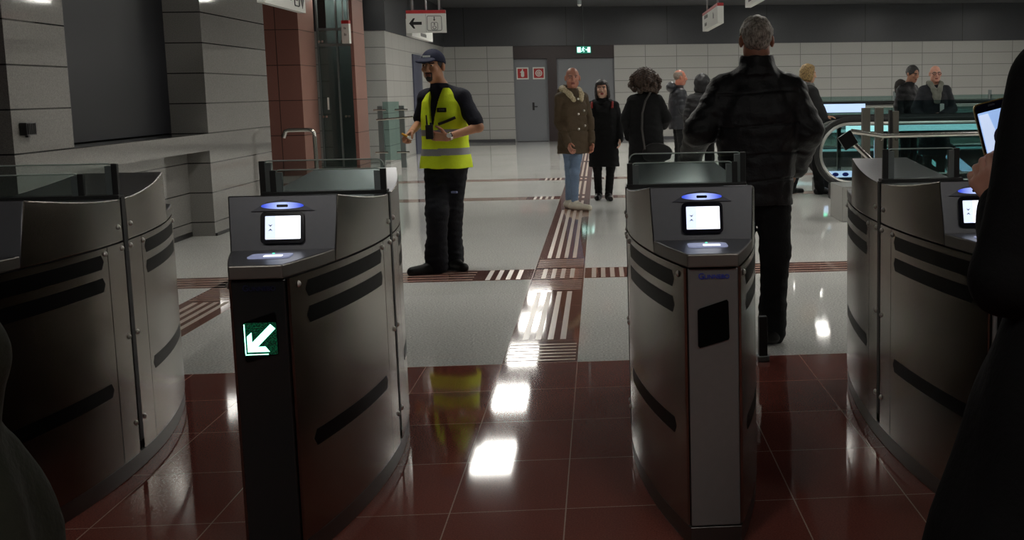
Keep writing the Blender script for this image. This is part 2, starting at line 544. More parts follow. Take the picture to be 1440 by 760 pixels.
# lift between the red granite piers
bm = B(); box(bm, -6.6, -5.1, 23.0, 24.25, 0, 3.8)
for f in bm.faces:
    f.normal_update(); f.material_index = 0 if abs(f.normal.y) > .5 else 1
structure('column_1', bm, [M['red_col'], M['red_col_lit_side']])
bm = B(); box(bm, -4.42, -4.36, 24.1, 25.2, 0, 3.8)
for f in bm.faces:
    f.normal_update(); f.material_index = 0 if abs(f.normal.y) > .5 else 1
structure('column_2', bm, [M['red_col'], M['red_col_lit_side']])
lf = empty('lift_shaft', (-4.8, 24.6, 0), 'dark glass lift shaft between two red granite piers', 'lift')
rbox('cabin', M['lift_dark'], lf, -5.08, -4.62, 25.25, 26.0, 0.02, 3.7)
rbox('glass_front', M['lift_glass'], lf, -5.09, -4.43, 24.4, 24.42, .02, 3.78)
bm = B()
for x in (-5.085, -4.735, -4.455): box(bm, x, x + .03, 24.36, 24.44, 0, 3.79)
for z in (.02, 2.33, 2.62): box(bm, -5.09, -4.43, 24.37, 24.43, z, z + .05)
obj('frame', bm, M['lift_frame'], lf)
rbox('call_panel', M['white_sign'], lf, -4.95, -4.92, 24.34, 24.37, 1.15, 1.38)
for x in (-5.04, -4.98, -4.62, -4.56):
    for z in (2.42, 1.02):
        bm = B(); cyl(bm, (x, 24.4, z), (x, 24.35, z), .022); obj('glass_clamp', bm, M['chrome'], lf)

# low glass barrier by the lift
gb = empty('glass_barrier', (-4.1, 25.4, 0), 'low glass barrier with steel posts right of the lift pier', 'barrier')
for x in (-4.13, -3.72):
    rbox('post', M['lift_frame'], gb, x, x + .1, 24.9, 24.98, 0, 1.2, bev=.006)
rbox('glass_pane', M['fence_glass'], gb, -4.03, -3.72, 24.93, 24.945, .15, 1.28)
bm = B(); tube(bm, [(-4.15, 24.86, .93), (-3.45, 24.86, .98)], .022); obj('handrail', bm, M['chrome'], gb)
for x in (-4.08, -3.67):
    for z in (.3, 1.12):
        bm = B(); tube(bm, [(x - .12, 24.88, z), (x + .12, 24.88, z)], .02); obj('clamp', bm, M['chrome'], gb)

# tube railing at the end of the left wall
bm = B()
tube(bm, [(-3.86, 16.4, .9), (-3.83, 16.4, .98), (-3.78, 16.4, .995), (-3.55, 16.4, .995), (-3.50, 16.4, .985), (-3.475, 16.4, .95), (-3.47, 16.4, .9), (-3.46, 16.4, 0)], .026, 10)
tag(obj('tube_railing', bm, M['chrome'], None), 'pale steel tube railing at the end of the grey stone wall', 'railing')

# small black wall box
wb = empty('wall_box', (-3.84, 9.16, 1.187), 'small black ribbed box on the grey granite wall beside the blind', 'switch box')
rbox('case', M['black'], wb, -3.85, -3.80, 9.08, 9.24, 1.187, 1.275, bev=.006)
bm = B()
for i in range(5): box(bm, -3.80, -3.795, 9.10 + i * .026, 9.112 + i * .026, 1.195, 1.268)
obj('rib', bm, M['rubber'], wb)
rbox('spout', M['black'], wb, -3.845, -3.825, 9.15, 9.18, 1.172, 1.187)

# ------------------------------------------------------------------ ceiling lights
def ceil_light(x0, y0, label, wd=.57, ln=1.46):
    t = empty('ceiling_light', (x0 + wd / 2, y0 + ln / 2, 3.78), label, 'ceiling light', 'square panel lights in the hall ceiling')
    bm = B()
    box(bm, x0 - .03, x0, y0 - .03, y0 + ln + .03, 3.76, 3.8); box(bm, x0 + wd, x0 + wd + .03, y0 - .03, y0 + ln + .03, 3.76, 3.8)
    for y in (y0 - .03, y0 + ln / 2 - .015, y0 + ln): box(bm, x0, x0 + wd, y, y + .03, 3.76, 3.8)
    obj('frame', bm, M['light_frame'], t)
    for k in (0, 1):
        rbox('diffuser', M['panel_light'], t, x0, x0 + wd, y0 + k * (ln / 2 + .015), y0 + k * (ln / 2 + .015) + ln / 2 - .03, 3.775, 3.8)
for xi, X in enumerate((-1.77, 1.6, 5.15, 8.6, 12.0)):
    for k in (-5, -2, -1, 0, 1, 2, 3, 4):
        if X == 5.15 and 0 <= k < 4: continue
        if k == -5 and X > 6: continue  # this unseen row behind the camera is added to brighten the gate fronts
        if k == -1 and X < 5: continue  # outer panels of this row are added to brighten the near floor
        ceil_light(X, 16.9 + 3.55 * k, 'white ceiling panel light mirrored in the floor or added unseen to brighten the hall')
for (x, y) in ((4.92, 26.85), (4.82, 26.05)):
    t = empty('downlight', (x, y, 3.76), 'round white downlight above the frame, mirrored in the floor', 'downlight', 'round downlights')
    bm = B(); cyl(bm, (x, y, 3.76), (x, y, 3.8), .14, n=24); obj('lamp_face', bm, M['panel_light'], t)
    bm = B(); tube(bm, [(x + .16 * math.cos(a * math.pi / 12), y + .16 * math.sin(a * math.pi / 12), 3.78) for a in range(24)], .02, 6, closed=True); obj('rim', bm, M['light_frame'], t)

# ------------------------------------------------------------------ hanging signs
def sign_box(t, o, u, w, z0, z1, th=.07, rod=True, redtop=.035):
    """box sign: o = lower-left front corner, u = direction of its face"""
    u = Vector(u).normalized(); n = u.cross(Vector((0, 0, 1)))   # towards the viewer
    o = Vector((o[0], o[1], 0)); h = z1 - z0
    bm = B(); prism(bm, [(0, 0), (w, 0), (w, h - redtop), (0, h - redtop)], (o.x, o.y, z0), u, (0, 0, 1), -n, th)
    obj('sign_body', bm, M['white_sign'], t)
    bm = B(); prism(bm, [(0, h - redtop), (w, h - redtop), (w, h), (0, h)], (o.x, o.y, z0), u, (0, 0, 1), -n, th)
    obj('red_top', bm, M['red_sign'], t)
    if rod:
        for f in (.16, .84):
            q = o + u * (w * f) - n * (th / 2)
            bm = B(); cyl(bm, (q.x, q.y, z1), (q.x, q.y, 3.8), .012); obj('hanging_rod', bm, M['light_frame'], t)
    return u, n, lambda a, b, e=.001: Vector((o.x, o.y, z0)) + u * a + Vector((0, 0, b)) + n * e

t = empty('hanging_sign', (-1.7, 14.0, 2.08), 'hanging white sign with a left arrow and a lift pictogram', 'sign')
u, n, at = sign_box(t, (-1.90, 14.0), (1, .0, 0), .42, 2.085, 2.325)
bm = B(); prism(bm, [(.03, .10), (.075, .155), (.095, .155), (.075, .117), (.165, .117), (.165, .085), (.075, .085), (.095, .045), (.075, .045)], at(0, 0), u, (0, 0, 1), n, .003)
obj('arrow', bm, M['ink'], t)
bm = B()
def outline(bm, w, h, cx, cy, r=.006):
    tube(bm, [at(a, b, .002) for a, b in rrect(w, h, .015, 3, cx, cy)], r, 6, closed=True)
outline(bm, .155, .155, .30, .10, .0035); outline(bm, .07, .08, .30, .07, .003)
obj('lift_frame_symbol', bm, M['inkgrey'], t)
bm = B(); prism(bm, [(.30, .125), (.286, .14), (.296, .14), (.296, .17), (.304, .17), (.304, .14), (.314, .14)], at(0, 0), u, (0, 0, 1), n, .003)
obj('down_arrow', bm, M['ink'], t)
bm = B(); prism(bm, ellp(.007, .007, 12, .30, .095), at(0, 0), u, (0, 0, 1), n, .003)
tube(bm, [at(.30, .088, .002), at(.30, .066, .002), at(.315, .064, .002), at(.32, .048, .002)], .003, 6)
tube(bm, [at(.298 + .016 * math.cos(a), .056 + .016 * math.sin(a), .002) for a in np.linspace(2.2, 6.0, 12)], .003, 6)
obj('wheelchair_symbol', bm, M['ink'], t)
bm = B(); prism(bm, [(.208, .005), (.210, .005), (.210, .2), (.208, .2)], at(0, 0), u, (0, 0, 1), n, .002); obj('divider', bm, M['inkgrey'], t)

# signs whose faces run along the hall
t = empty('hanging_sign', (-2.9, 12.9, 2.29), 'white hanging platforms sign cut by the upper edge, before the red granite pier', 'sign')
u, n, at = sign_box(t, (-2.9, 12.1), (0, 1, 0), 1.65, 2.29, 2.61)
text('lettering', 'Platforms', .14, at(.78, .13, .002), u, (0, 0, 1), M['ink'], t)
bm = B(); tube(bm, [at(a, b, .002) for a, b in rrect(.2, .2, .02, 3, 1.27, .15)], .007, 6, closed=True)
prism(bm, [(1.24, .10), (1.30, .10), (1.30, .14), (1.28, .20), (1.26, .14)], at(0, 0), u, (0, 0, 1), n, .003)
obj('pictogram', bm, M['ink'], t)
bm = B(); prism(bm, [(1.51, .035), (1.60, .15), (1.55, .15), (1.55, .23), (1.47, .23), (1.47, .15), (1.42, .15)], at(0, 0), u, (0, 0, 1), n, .003)
obj('down_arrow', bm, M['ink'], t)

def small_lines(t, at, u, n, spots):
    for (a, b, w_, h_) in spots:
        bm = B()
        k = max(2, int(w_ / (h_ * .8)))
        for i in range(k):
            x = a + i * w_ / k
            prism(bm, [(x, b), (x + w_ / k * .66, b), (x + w_ / k * .66, b + h_ * (.75 if i % 3 else 1)), (x, b + h_ * (.75 if i % 3 else 1))], at(0, 0), u, (0, 0, 1), n, .002)
        obj('lettering', bm, M['inkgrey'], t)
t = empty('hanging_sign', (1.5, 15.2, 2.165), 'white hanging sign with a red top seen edge-on left of the walking man', 'sign')
u, n, at = sign_box(t, (1.5, 16.25), (0, -1, 0), 2.04, 2.165, 2.39)
small_lines(t, at, u, n, [(.3, .135, .5, .05), (.35, .045, .3, .045), (1.5, .08, .1, .07)])
t = empty('hanging_sign', (2.0, 15.0, 2.43), 'white hanging sign cut by the upper edge above the walking man', 'sign')
u, n, at = sign_box(t, (2.0, 15.8), (0, -1, 0), 1.9, 2.43, 2.66)
small_lines(t, at, u, n, [(.3, .135, .5, .05), (.35, .045, .3, .045)])
t = empty('hanging_sign', (-2.1, 16.8, 2.13), 'white two-line hanging sign half hidden behind the left arrow sign', 'sign')
u, n, at = sign_box(t, (-2.1, 15.8), (0, 1, 0), 1.95, 2.13, 2.37)
small_lines(t, at, u, n, [(.55, .12, .9, .06), (.75, .03, .55, .055)])
t = empty('hanging_sign', (-4.5, 23.7, 2.36), 'narrow white hanging sign with a red top before the lift', 'sign')
u, n, at = sign_box(t, (-4.53, 23.9), (.9, -.3, 0), .15, 2.36, 2.78, redtop=.06)
small_lines(t, at, u, n, [(.05, .26, .05, .04), (.05, .14, .05, .05)])

# running-man exit sign over the doors
t = empty('exit_sign', (-.23, YB - .1, 2.49), 'small lit green running man exit sign above the doors', 'exit sign')
M['exit_green'] = glow('exit_sign_green', (20, 120, 96), .8)
M['exit_white'] = glow('exit_sign_white', (205, 255, 246), 1.6)
y = YB - .1
rbox('sign_body', M['exit_green'], t, -.44, -.03, y, y + .06, 2.49, 2.69)
bm = B(); prism(bm, rrect(.10, .15, .004, 2, -.37, 2.59), (0, y, 0), (1, 0, 0), (0, 0, 1), (0, -1, 0), .004); prism(bm, rrect(.08, .15, .004, 2, -.09, 2.59), (0, y, 0), (1, 0, 0), (0, 0, 1), (0, -1, 0), .004)
obj('doorway_symbol', bm, M['exit_white'], t)
bm = B()
prism(bm, ellp(.016, .018, 12, -.245, 2.655), (0, y, 0), (1, 0, 0), (0, 0, 1), (0, -1, 0), .004)
for pts, r in (([(-.25, 2.635), (-.262, 2.585)], .016), ([(-.262, 2.585), (-.225, 2.56), (-.235, 2.52)], .010), ([(-.265, 2.585), (-.285, 2.55), (-.315, 2.55)], .010), ([(-.25, 2.63), (-.215, 2.615), (-.20, 2.63)], .008), ([(-.25, 2.63), (-.285, 2.62), (-.295, 2.595)], .008)):
    tube(bm, [(a, y - .003, b) for a, b in pts], r, 6)
prism(bm, [(-.185, 2.58), (-.155, 2.58), (-.155, 2.56), (-.13, 2.59), (-.155, 2.62), (-.155, 2.6), (-.185, 2.6)], (0, y, 0), (1, 0, 0), (0, 0, 1), (0, -1, 0), .004)
obj('running_figure', bm, M['exit_white'], t)
bm = B(); cyl(bm, (-.23, y + .03, 2.69), (-.23, y + .03, 3.8), .008); obj('hanging_rod', bm, M['lift_frame'], t)

# thin pendant seen at the top edge
t = empty('pendant_camera', (-.11, 20, 2.74), 'thin dark pendant camera with a pale tip at the upper edge', 'camera')
bm = B(); cyl(bm, (-.11, 20, 2.83), (-.11, 20, 3.8), .014); obj('stem', bm, M['lift_frame'], t)
bm = B(); bmesh.ops.create_uvsphere(bm, u_segments=16, v_segments=10, radius=.03, matrix=Matrix.Translation((-.11, 20, 2.765)))
obj('dome', bm, M['white_sign'], t, True)
bm = B(); cyl(bm, (-.11, 20, 2.77), (-.11, 20, 2.84), .032); obj('housing', bm, M['lift_frame'], t)
rbox('added_cabin_glow', M['panel_light'], lf, -4.95, -4.62, 24.6, 25.1, 3.60, 3.64)  # unseen glowing panel added to brighten the lift cabin
rbox('lamp', M['panel_light'], lf, -5.02, -4.64, 24.27, 24.33, 3.25, 3.30)
# ------------------------------------------------------------------ the ticket gates
GL = 1.13
def topz(d): return 1.058 + .057 * min(1, abs(d) / .73) ** 1.7

def gate(xc, label, screen, front, posts, turn=0., mx=.235, drop=.155):
    yc = 4.93
    hw = lambda d: mx - drop * (d / GL) ** 2
    t = empty('ticket_gate', (xc, yc, 0), label, 'ticket gate', 'ticket gates in a row')
    W3 = lambda s, d, off, z: (xc + s * (hw(d) + off), yc + d, z)
    ca = lambda v: v if callable(v) else (lambda d: v)
    def shell(name, mat, s, a, b, z0, z1, o0=-.004, o1=.004, n=24):
        z0, z1 = ca(z0), ca(z1)
        bm = B(); rows = []
        for i in range(n + 1):
            d = a + (b - a) * i / n
            rows.append([bm.verts.new(W3(s, d, o, z)) for o, z in ((o0, z0(d)), (o1, z0(d)), (o1, z1(d)), (o0, z1(d)))])
        for p, q in zip(rows, rows[1:]):
            for k in range(4):
                f = bm.faces.new((p[k], p[(k + 1) % 4], q[(k + 1) % 4], q[k])); f.smooth = k == 1
        bm.faces.new(rows[0]); bm.faces.new(rows[-1][::-1])
        return obj(name, bm, mat, t)
    def lens(name, mat, a, b, z0, z1, off, n=32):
        z0, z1 = ca(z0), ca(z1)
        bm = B(); rows = []
        for i in range(n + 1):
            d = a + (b - a) * i / n
            rows.append([bm.verts.new(W3(s, d, off, z)) for s, z in ((-1, z0(d)), (1, z0(d)), (1, z1(d)), (-1, z1(d)))])
        for p, q in zip(rows, rows[1:]):
            for k in range(4):
                f = bm.faces.new((p[k], p[(k + 1) % 4], q[(k + 1) % 4], q[k])); f.smooth = True
        bm.faces.new(rows[0]); bm.faces.new(rows[-1][::-1])
        o = obj(name, bm, mat, t)
        return o
    def edges(o, w=.003):
        m = o.modifiers.new('bevel', 'BEVEL'); m.width = w; m.segments = 2; m.limit_method = 'ANGLE'; m.angle_limit = .6
    # plinth and dark inner body
    edges(lens('plinth', M['plinth'], -1.13, 1.13, 0, .064, .001))
    lens('core', M['core'], -1.118, 1.118, .06, .9, -.008)
    # end panels
    for e in (-1, 1):
        d = e * 1.13
        x = hw(1.13) - .002
        bm = B(); box(bm, xc - x, xc + x, yc + d - (0 if e > 0 else .0), yc + d + (.012 if e > 0 else -.012) * -1, .067, .893)
        o = obj('front_panel' if e < 0 else 'rear_panel', bm, front if e < 0 else M['steel_front'], t); edges(o, .004)
    # side panels with their sensor windows
    for s in (-1, 1):
        for e in (-1, 1):
            a, b = sorted((e * 1.112, e * .196))
            shell('side_panel', M['steel'], s, a, b, .067, .893)
            a, b = sorted((e * .19, e * .028))
            shell('hinge_panel', M['steel'], s, a, b, .067, .893, n=6)
            for zc, r in ((.845, .026), (.762, .026), (.366, .026)):
                la, lb = (-1.015, -.235) if e < 0 else (.235, 1.015)
                def hgt(d, la=la, lb=lb, r=r):
                    m = min(d - la, lb - d)
                    return r if m >= r else math.sqrt(max(0, r * r - (r - m) ** 2)) + .0008
                shell('sensor_window', M['slotwin'], s, la, lb, lambda d: zc - hgt(d), lambda d: zc + hgt(d), .003, .0048, n=40)
            for d, z in ((1.06, .868), (.215, .872), (.05, .872), (.07, .955), (.05, .53), (.05, .19)):
                p = Vector(W3(s, e * d, .004, z)); q = Vector(W3(s, e * d, .012, z))
                bm = B(); tube(bm, [p, p.lerp(q, .6), q], [.011, .009, .004], 10); obj('screw', bm, M['screw'], t, True)
        shell('flap_slot', M['rubber'], s, -.02, .02, .11, 1.063, -.004, .006, n=4)
    # head: a low sloping box over each half, screen faces towards the ends, a card shelf before each face
    for e in (-1, 1):
        fz = lambda z: e * (.78 - .05 * (z - .94) / .175)      # slanted face
        n = 18
        bm = B(); rows = []
        for i in range(n + 1):
            f = i / n
            row = []
            for s, zt in ((-1, 0), (1, 0), (1, 1), (-1, 1)):
                dend = .78 if zt == 0 else .73
                d = e * (.028 + (dend - .028) * f)
                z = .898 if zt == 0 else topz(d)
                row.append(bm.verts.new(W3(s, d, .004, z)))
            rows.append(row)
        for p, q in zip(rows, rows[1:]):
            for k in range(4):
                fc = bm.faces.new((p[k], p[(k + 1) % 4], q[(k + 1) % 4], q[k])); fc.smooth = True
                fc.material_index = 1 if k == 2 else 0
        bm.faces.new(rows[0]).material_index = 0; bm.faces.new(rows[-1][::-1]).material_index = 2
        edges(obj('head', bm, [M['steel'], M['steel_lid'], M['steel_face']], t), .004)
        a, b = sorted((e * .775, e * 1.15))
        bm = B(); rows = []
        for i in range(13):
            d = a + (b - a) * i / 12
            rows.append([bm.verts.new(W3(s, d, .004, z)) for s, z in ((-1, .898), (1, .898), (1, .940), (-1, .940))])
        for p, q in zip(rows, rows[1:]):
            for k in range(4):
                f = bm.faces.new((p[k], p[(k + 1) % 4], q[(k + 1) % 4], q[k])); f.material_index = 1 if k == 2 else 0
        bm.faces.new(rows[0]); bm.faces.new(rows[-1][::-1])
        edges(obj('card_shelf', bm, [M['shelf'], M['steel_face']], t), .005)
        # things on the face: frame on the slanted plane
        u = Vector((-e, 0, 0)) if e > 0 else Vector((1, 0, 0))
        v = Vector((0, -e * .05, .175)).normalized()
        nn = u.cross(v)
        c = Vector((xc, yc + fz(1.01), 1.01))
        P = lambda dz: Vector((xc, yc + fz(1.01 + dz), 1.01 + dz))
        def plate(name, mat, poly, off, th, centre=c):
            bm = B(); prism(bm, poly, centre + nn * off, u, v, nn, th); return obj(name, bm, mat, t)
        sc = plate('screen', M['bezel'], rrect(.138, .104, .014), .0, .006)
        bm = B(); prism(bm, rrect(.112, .077, .002, 2, .002), c + nn * .006, u, v, nn, .001); obj('display', bm, M['screen'], sc)
        bm = B(); prism(bm, rrect(.034, .077, .002, 2, -.037), c + nn * .0071, u, v, nn, .0006); obj('side_field', bm, M['screen_pale'], sc)
        bm = B()
        for q in (-1, 1):
            prism(bm, [(-.044, .003 * q + .008 * q), (-.037, .003 * q), (-.030, .003 * q + .008 * q), (-.037, .003 * q + .005 * q)], c + nn * .0078, u, v, nn, .0005)
        obj('arrow_icon', bm, M['screen_ink'], sc)
        hc = P(.075)
        plate('scanner_hood', M['hood'], [(-.10, -.022), (.10, -.022), (.075, -.008), (.05, .008), (0, .016), (-.05, .008), (-.075, -.008)], .0, .004, hc)
        bm = B(); prism(bm, [(a, b if b > 0 else b * .8) for a, b in ellp(.068, .0125, 32)], hc + nn * .004 - v * .006, u, v, nn, .002); lamp = obj('scanner_lamp', bm, M['blue_led'], t)
        bm = B(); prism(bm, rrect(.036, .009, .003, 3), hc + nn * .006 - v * .006, u, v, nn, .001); obj('scanner_eye', bm, M['bezel'], lamp)
        # reader pad on the shelf
        yy = yc + e * .95
        bm = B(); prism(bm, rrect(.126, .10, .02), (xc, yy, .940), (1, 0, 0), (0, 1, 0), (0, 0, 1), .004); pad = obj('card_reader', bm, M['reader'], t)
        bm = B(); prism(bm, rrect(.055, .03, .004, 3, .012, -.018 if e < 0 else .018), (xc, yy, .944), (1, 0, 0), (0, 1, 0), (0, 0, 1), .002); obj('pad_highlight', bm, M['screen'], pad)  # white highlight on the pad, drawn as a glowing patch
        bm = B(); prism(bm, ellp(.004, .004, 10), (xc, yy - e * .043, .944), (1, 0, 0), (0, 1, 0), (0, 0, 1), .002); obj('status_light', bm, M['green_dot'], pad)
    # the black display window on the near end
    yf = yc - 1.1325
    win = [(-.052, -.085), (.050, -.055), (.050, .072), (-.052, .042)]
    win = [(-.049, -.062), (-.044, -.068), (.046, -.044), (.049, -.038), (.047, .076), (.042, .082), (-.042, .056), (-.049, .05)]
    zc = .712
    bm = B(); prism(bm, win, (xc, yf, zc), (1, 0, 0), (0, 0, 1), (0, -1, 0), .003); wd = obj('arrow_window', bm, M['slotwin'], t)
    text('logo', 'G', .026, (xc - .036, yf - .0008, .868), (1, 0, 0), (0, 0, 1), M['logo_blue' if screen else 'logo_dark'], t)
    text('logo', 'UNNEBO', .019, (xc + .012, yf - .0008, .866), (1, 0, 0), (0, 0, 1), M['logo_blue' if screen else 'logo_dark'], t)
    if not screen:
        z0 = zc + .003
        bm = B(); prism(bm, rrect(.094, .098, .004, 2, 0, 0), (xc, yf - .003, z0), (1, 0, 0), (0, 0, 1), (0, -1, 0), .001); obj('led_matrix', bm, M['green_dim'], wd)
        def rot45(p): return p
        arrow = [(-.037, -.037), (.020, -.037), (.011, -.024), (-.012, -.024), (.040, .028), (.028, .040), (-.025, -.012), (-.025, .012), (-.037, .001)]
        arrow = [(-.040, -.040), (.024, -.040), (.012, -.024), (-.010, -.024), (.044, .030), (.030, .044), (-.026, -.011), (-.026, .020), (-.040, .008)]
        bm = B(); prism(bm, arrow, (xc, yf - .004, z0), (1, 0, 0), (0, 0, 1), (0, -1, 0), .001); obj('lit_arrow', bm, M['green'], wd)
        bm = B()
        prism(bm, [(-.047, -.049), (.020, -.049), (.020, -.0465), (-.047, -.0465)], (xc, yf - .004, z0), (1, 0, 0), (0, 0, 1), (0, -1, 0), .001)
        prism(bm, [(-.0475, -.045), (-.0450, -.045), (-.0450, .045), (-.0475, .045)], (xc, yf - .004, z0), (1, 0, 0), (0, 0, 1), (0, -1, 0), .001)
        obj('lit_edge', bm, M['green'], wd)
    # glass flaps folded away across the middle
    rbox('flap_rail', M['rubber'], t, xc - mx - .001, xc + mx + .001, yc - .03, yc + .03, 1.05, 1.073, bev=.003)
    for (xo, tall, side) in posts:
        z1 = 1.19 if tall else 1.155
        yo = yc + (.014 if tall else -.014)
        x = xc + xo
        p = rbox('flap_post', M['rubber'], t, x - .011, x + .011, yo - .012, yo + .012, 1.06, z1, bev=.003)
        rbox('post_cover', M['lift_frame'], p, x + (.011 if side > 0 else -.034), x + (.034 if side > 0 else -.011), yo - .010, yo + .010, 1.07, z1 - .008)
    for tall, z1, yo in ((True, 1.19, .014), (False, 1.155, -.014)):
        ps = [p for p in posts if p[1] == tall]
        if not ps: continue
        xs = sorted(p[0] for p in ps)
        if len(xs) == 1:
            x0, x1 = (xs[0], mx - .013) if ps[0][2] > 0 else (.013 - mx, xs[0])
        else:
            x0, x1 = xs[0], xs[-1]
        r = .025
        g = [(x0, 1.072), (x1, 1.072)] + [(x1 - r + r * math.cos(a), z1 - r + r * math.sin(a)) for a in np.linspace(0, math.pi / 2, 6)] + [(x0 + r + r * math.cos(a), z1 - r + r * math.sin(a)) for a in np.linspace(math.pi / 2, math.pi, 6)]
        bm = B(); prism(bm, g, (xc, yc + yo + .005, 0), (1, 0, 0), (0, 0, 1), (0, -1, 0), .01); gp = obj('flap_glass', bm, M['glass'], t)
        bm = B(); tube(bm, [(xc + a, yc + yo, b) for a, b in g[2:] ], .0028, 6); obj('glass_edge', bm, M['glass_edge'], gp)
    a = math.radians(turn)              # set a touch askew, about its near end
    t.rotation_euler.z = a
    t.location = (xc - math.sin(a) * 1.13, yc - 1.13 + math.cos(a) * 1.13, 0)
    return t
gate(-1.87, 'steel ticket gate at the far left, its near end cut by the frame', True, M['steel_front'], [(.215, True, -1), (.10, False, -1)], 2.0)
gate(-.88, 'steel ticket gate with a lit green arrow on its front', False, M['black_front'], [(-.235, True, 1), (-.19, False, 1), (.222, False, -1)], 1.4)
gate(.487, 'steel ticket gate with a grey front and an unlit black arrow window', True, M['steel_front'], [(-.222, False, 1), (.19, False, -1), (.226, True, -1)])
gate(1.435, 'steel ticket gate on the right, partly hidden by the person with a phone', True, M['steel_front'], [(-.142, True, 1), (.148, True, -1)], .3, .165, .10)

# ------------------------------------------------------------------ beyond the gates on the right
# glass fence of the paid area
t = empty('glass_fence', (3.6, 12, 0), 'glass fence with steel posts and a tube rail behind the right gate', 'fence')
for x in (2.68, 2.81):
    rbox('post', M['fence_post'], t, x, x + .075, 11.97, 12.05, 0, 1.235, bev=.006)
for x in (2.965, 4.35, 5.75):
    p = rbox('post', M['fence_post'], t, x, x + .06, 11.93, 12.01, 0, 1.20, bev=.006)
    rbox('edge_strip', M['rubber'], p, x - .03, x - .002, 11.94, 12.0, .02, 1.21)
rbox('glass_pane', M['dark_glass'], t, 3.02, 4.34, 11.965, 11.977, .08, 1.30)
rbox('glass_pane', M['dark_glass'], t, 4.41, 5.74, 11.965, 11.977, .08, 1.30)
bm = B(); tube(bm, [(2.52, 11.75, 1.02), (2.6, 11.75, 1.01), (2.83, 11.8, .972), (3.1, 11.82, .972), (5.9, 11.82, .99)], .024, 12); obj('tube_rail', bm, M['chrome'], t)
bm = B()
for x in (2.85, 2.99, 4.38): tube(bm, [(x, 11.82, .96), (x, 11.86, .93), (x, 11.95, .93)], .012, 8)
obj('rail_bracket', bm, M['chrome'], t)

def stadium(x0, x1, zc, r, y, n=18, drop=0, xd=1e9):
    """loop of an escalator balustrade, its round end at x0"""
    pts = [(x1, y, zc + r)] + [(x0 + r + (xd - x0 - r) * 0, y, zc + r)] if False else []
    top = [(x, y, zc + r - max(0, x - xd) * drop) for x in np.linspace(x1, x0 + r, 12)]
    arc = [(x0 + r + r * math.cos(a), y, zc + r * math.sin(a)) for a in np.linspace(math.pi / 2, math.pi * 1.5, n)]
    bot = [(x, y, zc - r - max(0, x - xd) * drop) for x in np.linspace(x0 + r, x1, 12)]
    return top + arc[1:-1] + bot

def balustrade(t, x0, x1, y, zc, r, drop=0, xd=1e9):
    bm = B()
    L = stadium(x0, x1, zc, r, y, drop=drop, xd=xd)
    # flat belt: a tube squeezed sideways
    tube(bm, L, .036, 10)
    h = obj('handrail', bm, M['rubber'], t)
    bm = B(); tube(bm, stadium(x0 + .05, x1, zc, r - .052, y, drop=drop, xd=xd), .024, 8)
    obj('rim', bm, M['escal_rim'], t)
    bm = B()
    poly = [(p[0], p[2]) for p in stadium(x0 + .09, x1, zc, r - .085, y, drop=drop, xd=xd)]
    prism(bm, poly, (0, y + .008, 0), (1, 0, 0), (0, 0, 1), (0, -1, 0), .016)
    obj('glass_panel', bm, M['escal_glass'], t)

t = empty('escalator', (4.5, 16.6, 0), 'glass-sided escalator with a round black handrail end behind the right gate', 'escalator')
balustrade(t, 2.93, 9.5, 16.0, .59, .43)
balustrade(t, 3.0, 9.5, 17.25, .59, .43)
bm = B(); box(bm, 3.1, 9.5, 15.88, 16.12, 0, .2, bev=.02); obj('skirt', bm, M['escal_dark'], t)
bm = B(); box(bm, 3.1, 9.5, 17.13, 17.37, 0, .2, bev=.02); obj('skirt', bm, M['escal_dark'], t)
rbox('comb_plate', M['steel_lid'], t, 3.2, 9.5, 16.13, 17.12, 0, .012)
rbox('newel_box', M['escal_rim'], t, 3.42, 3.75, 15.86, 15.9, .16, .36, bev=.01)
rbox('light_strip', M['led_cyan'], t, 3.55, 9.0, 17.19, 17.215, .82, .90)
rbox('light_cover', M['escal_dark'], t, 3.55, 7.2, 17.18, 17.2, .905, .93)
rbox('comb_light', M['led_blue'], t, 3.12, 3.85, 17.08, 17.12, .20, .285)
for x in (3.38, 3.52, 3.66):
    bm = B(); prism(bm, ellp(.045, .028, 14), (x, 17.079, .24), (1, 0, 0), (0, 0, 1), (0, -1, 0), .003); obj('blue_lamp', bm, M['logo_blue'], t)
bm = B(); prism(bm, ellp(.05, .02, 14), (3.22, 17.079, .31), (1, 0, 0), (0, 0, 1), (0, -1, 0), .003); obj('green_lamp', bm, M['green_dot'], t)
for x in (3.45, 4.1):
    rbox('inner_post', M['escal_dark'], t, x, x + .05, 17.3, 17.36, .2, 1.0)

t = empty('escalator', (7, 20.5, 0), 'second escalator with bright strips, seen through the glass behind the two men', 'escalator')
balustrade(t, 3.6, 11, 22.6, .72, .42)
bm = B(); box(bm, 3.8, 11, 22.45, 22.75, 0, .28, bev=.02); obj('skirt', bm, M['escal_dark'], t)
rbox('light_strip', M['led_blue'], t, 3.95, 4.95, 22.5, 22.53, .98, 1.13)
rbox('light_strip', M['led_dim'], t, 3.7, 7.5, 22.5, 22.53, .26, .32)
rbox('light_strip', M['led_dim'], t, 4.0, 5.0, 22.5, 22.53, .62, .67)
bm = B()
a, b = Vector((5.25, 19.0, .70)), Vector((6.3, 19.0, -.15))
dv = (b - a).normalized(); up = Vector((-dv.z, 0, dv.x))
def slant(o0, o1, name, mat):
    bm = B(); prism(bm, [(0, o0), ((b - a).length, o0), ((b - a).length, o1), (0, o1)], a, dv, up, (0, 1, 0), .05); obj(name, bm, mat, t)
slant(-.02, .07, 'sloping_rail', M['escal_dark'])
slant(-.15, -.02, 'sloping_light', M['led_blue'])
slant(-.36, -.30, 'sloping_light', M['led_cyan'])
slant(-.55, -.36, 'sloping_panel', M['escal_dark'])
rbox('lamp_column', M['led_blue'], t, 4.35, 4.45, 19.0, 19.05, .15, .62)

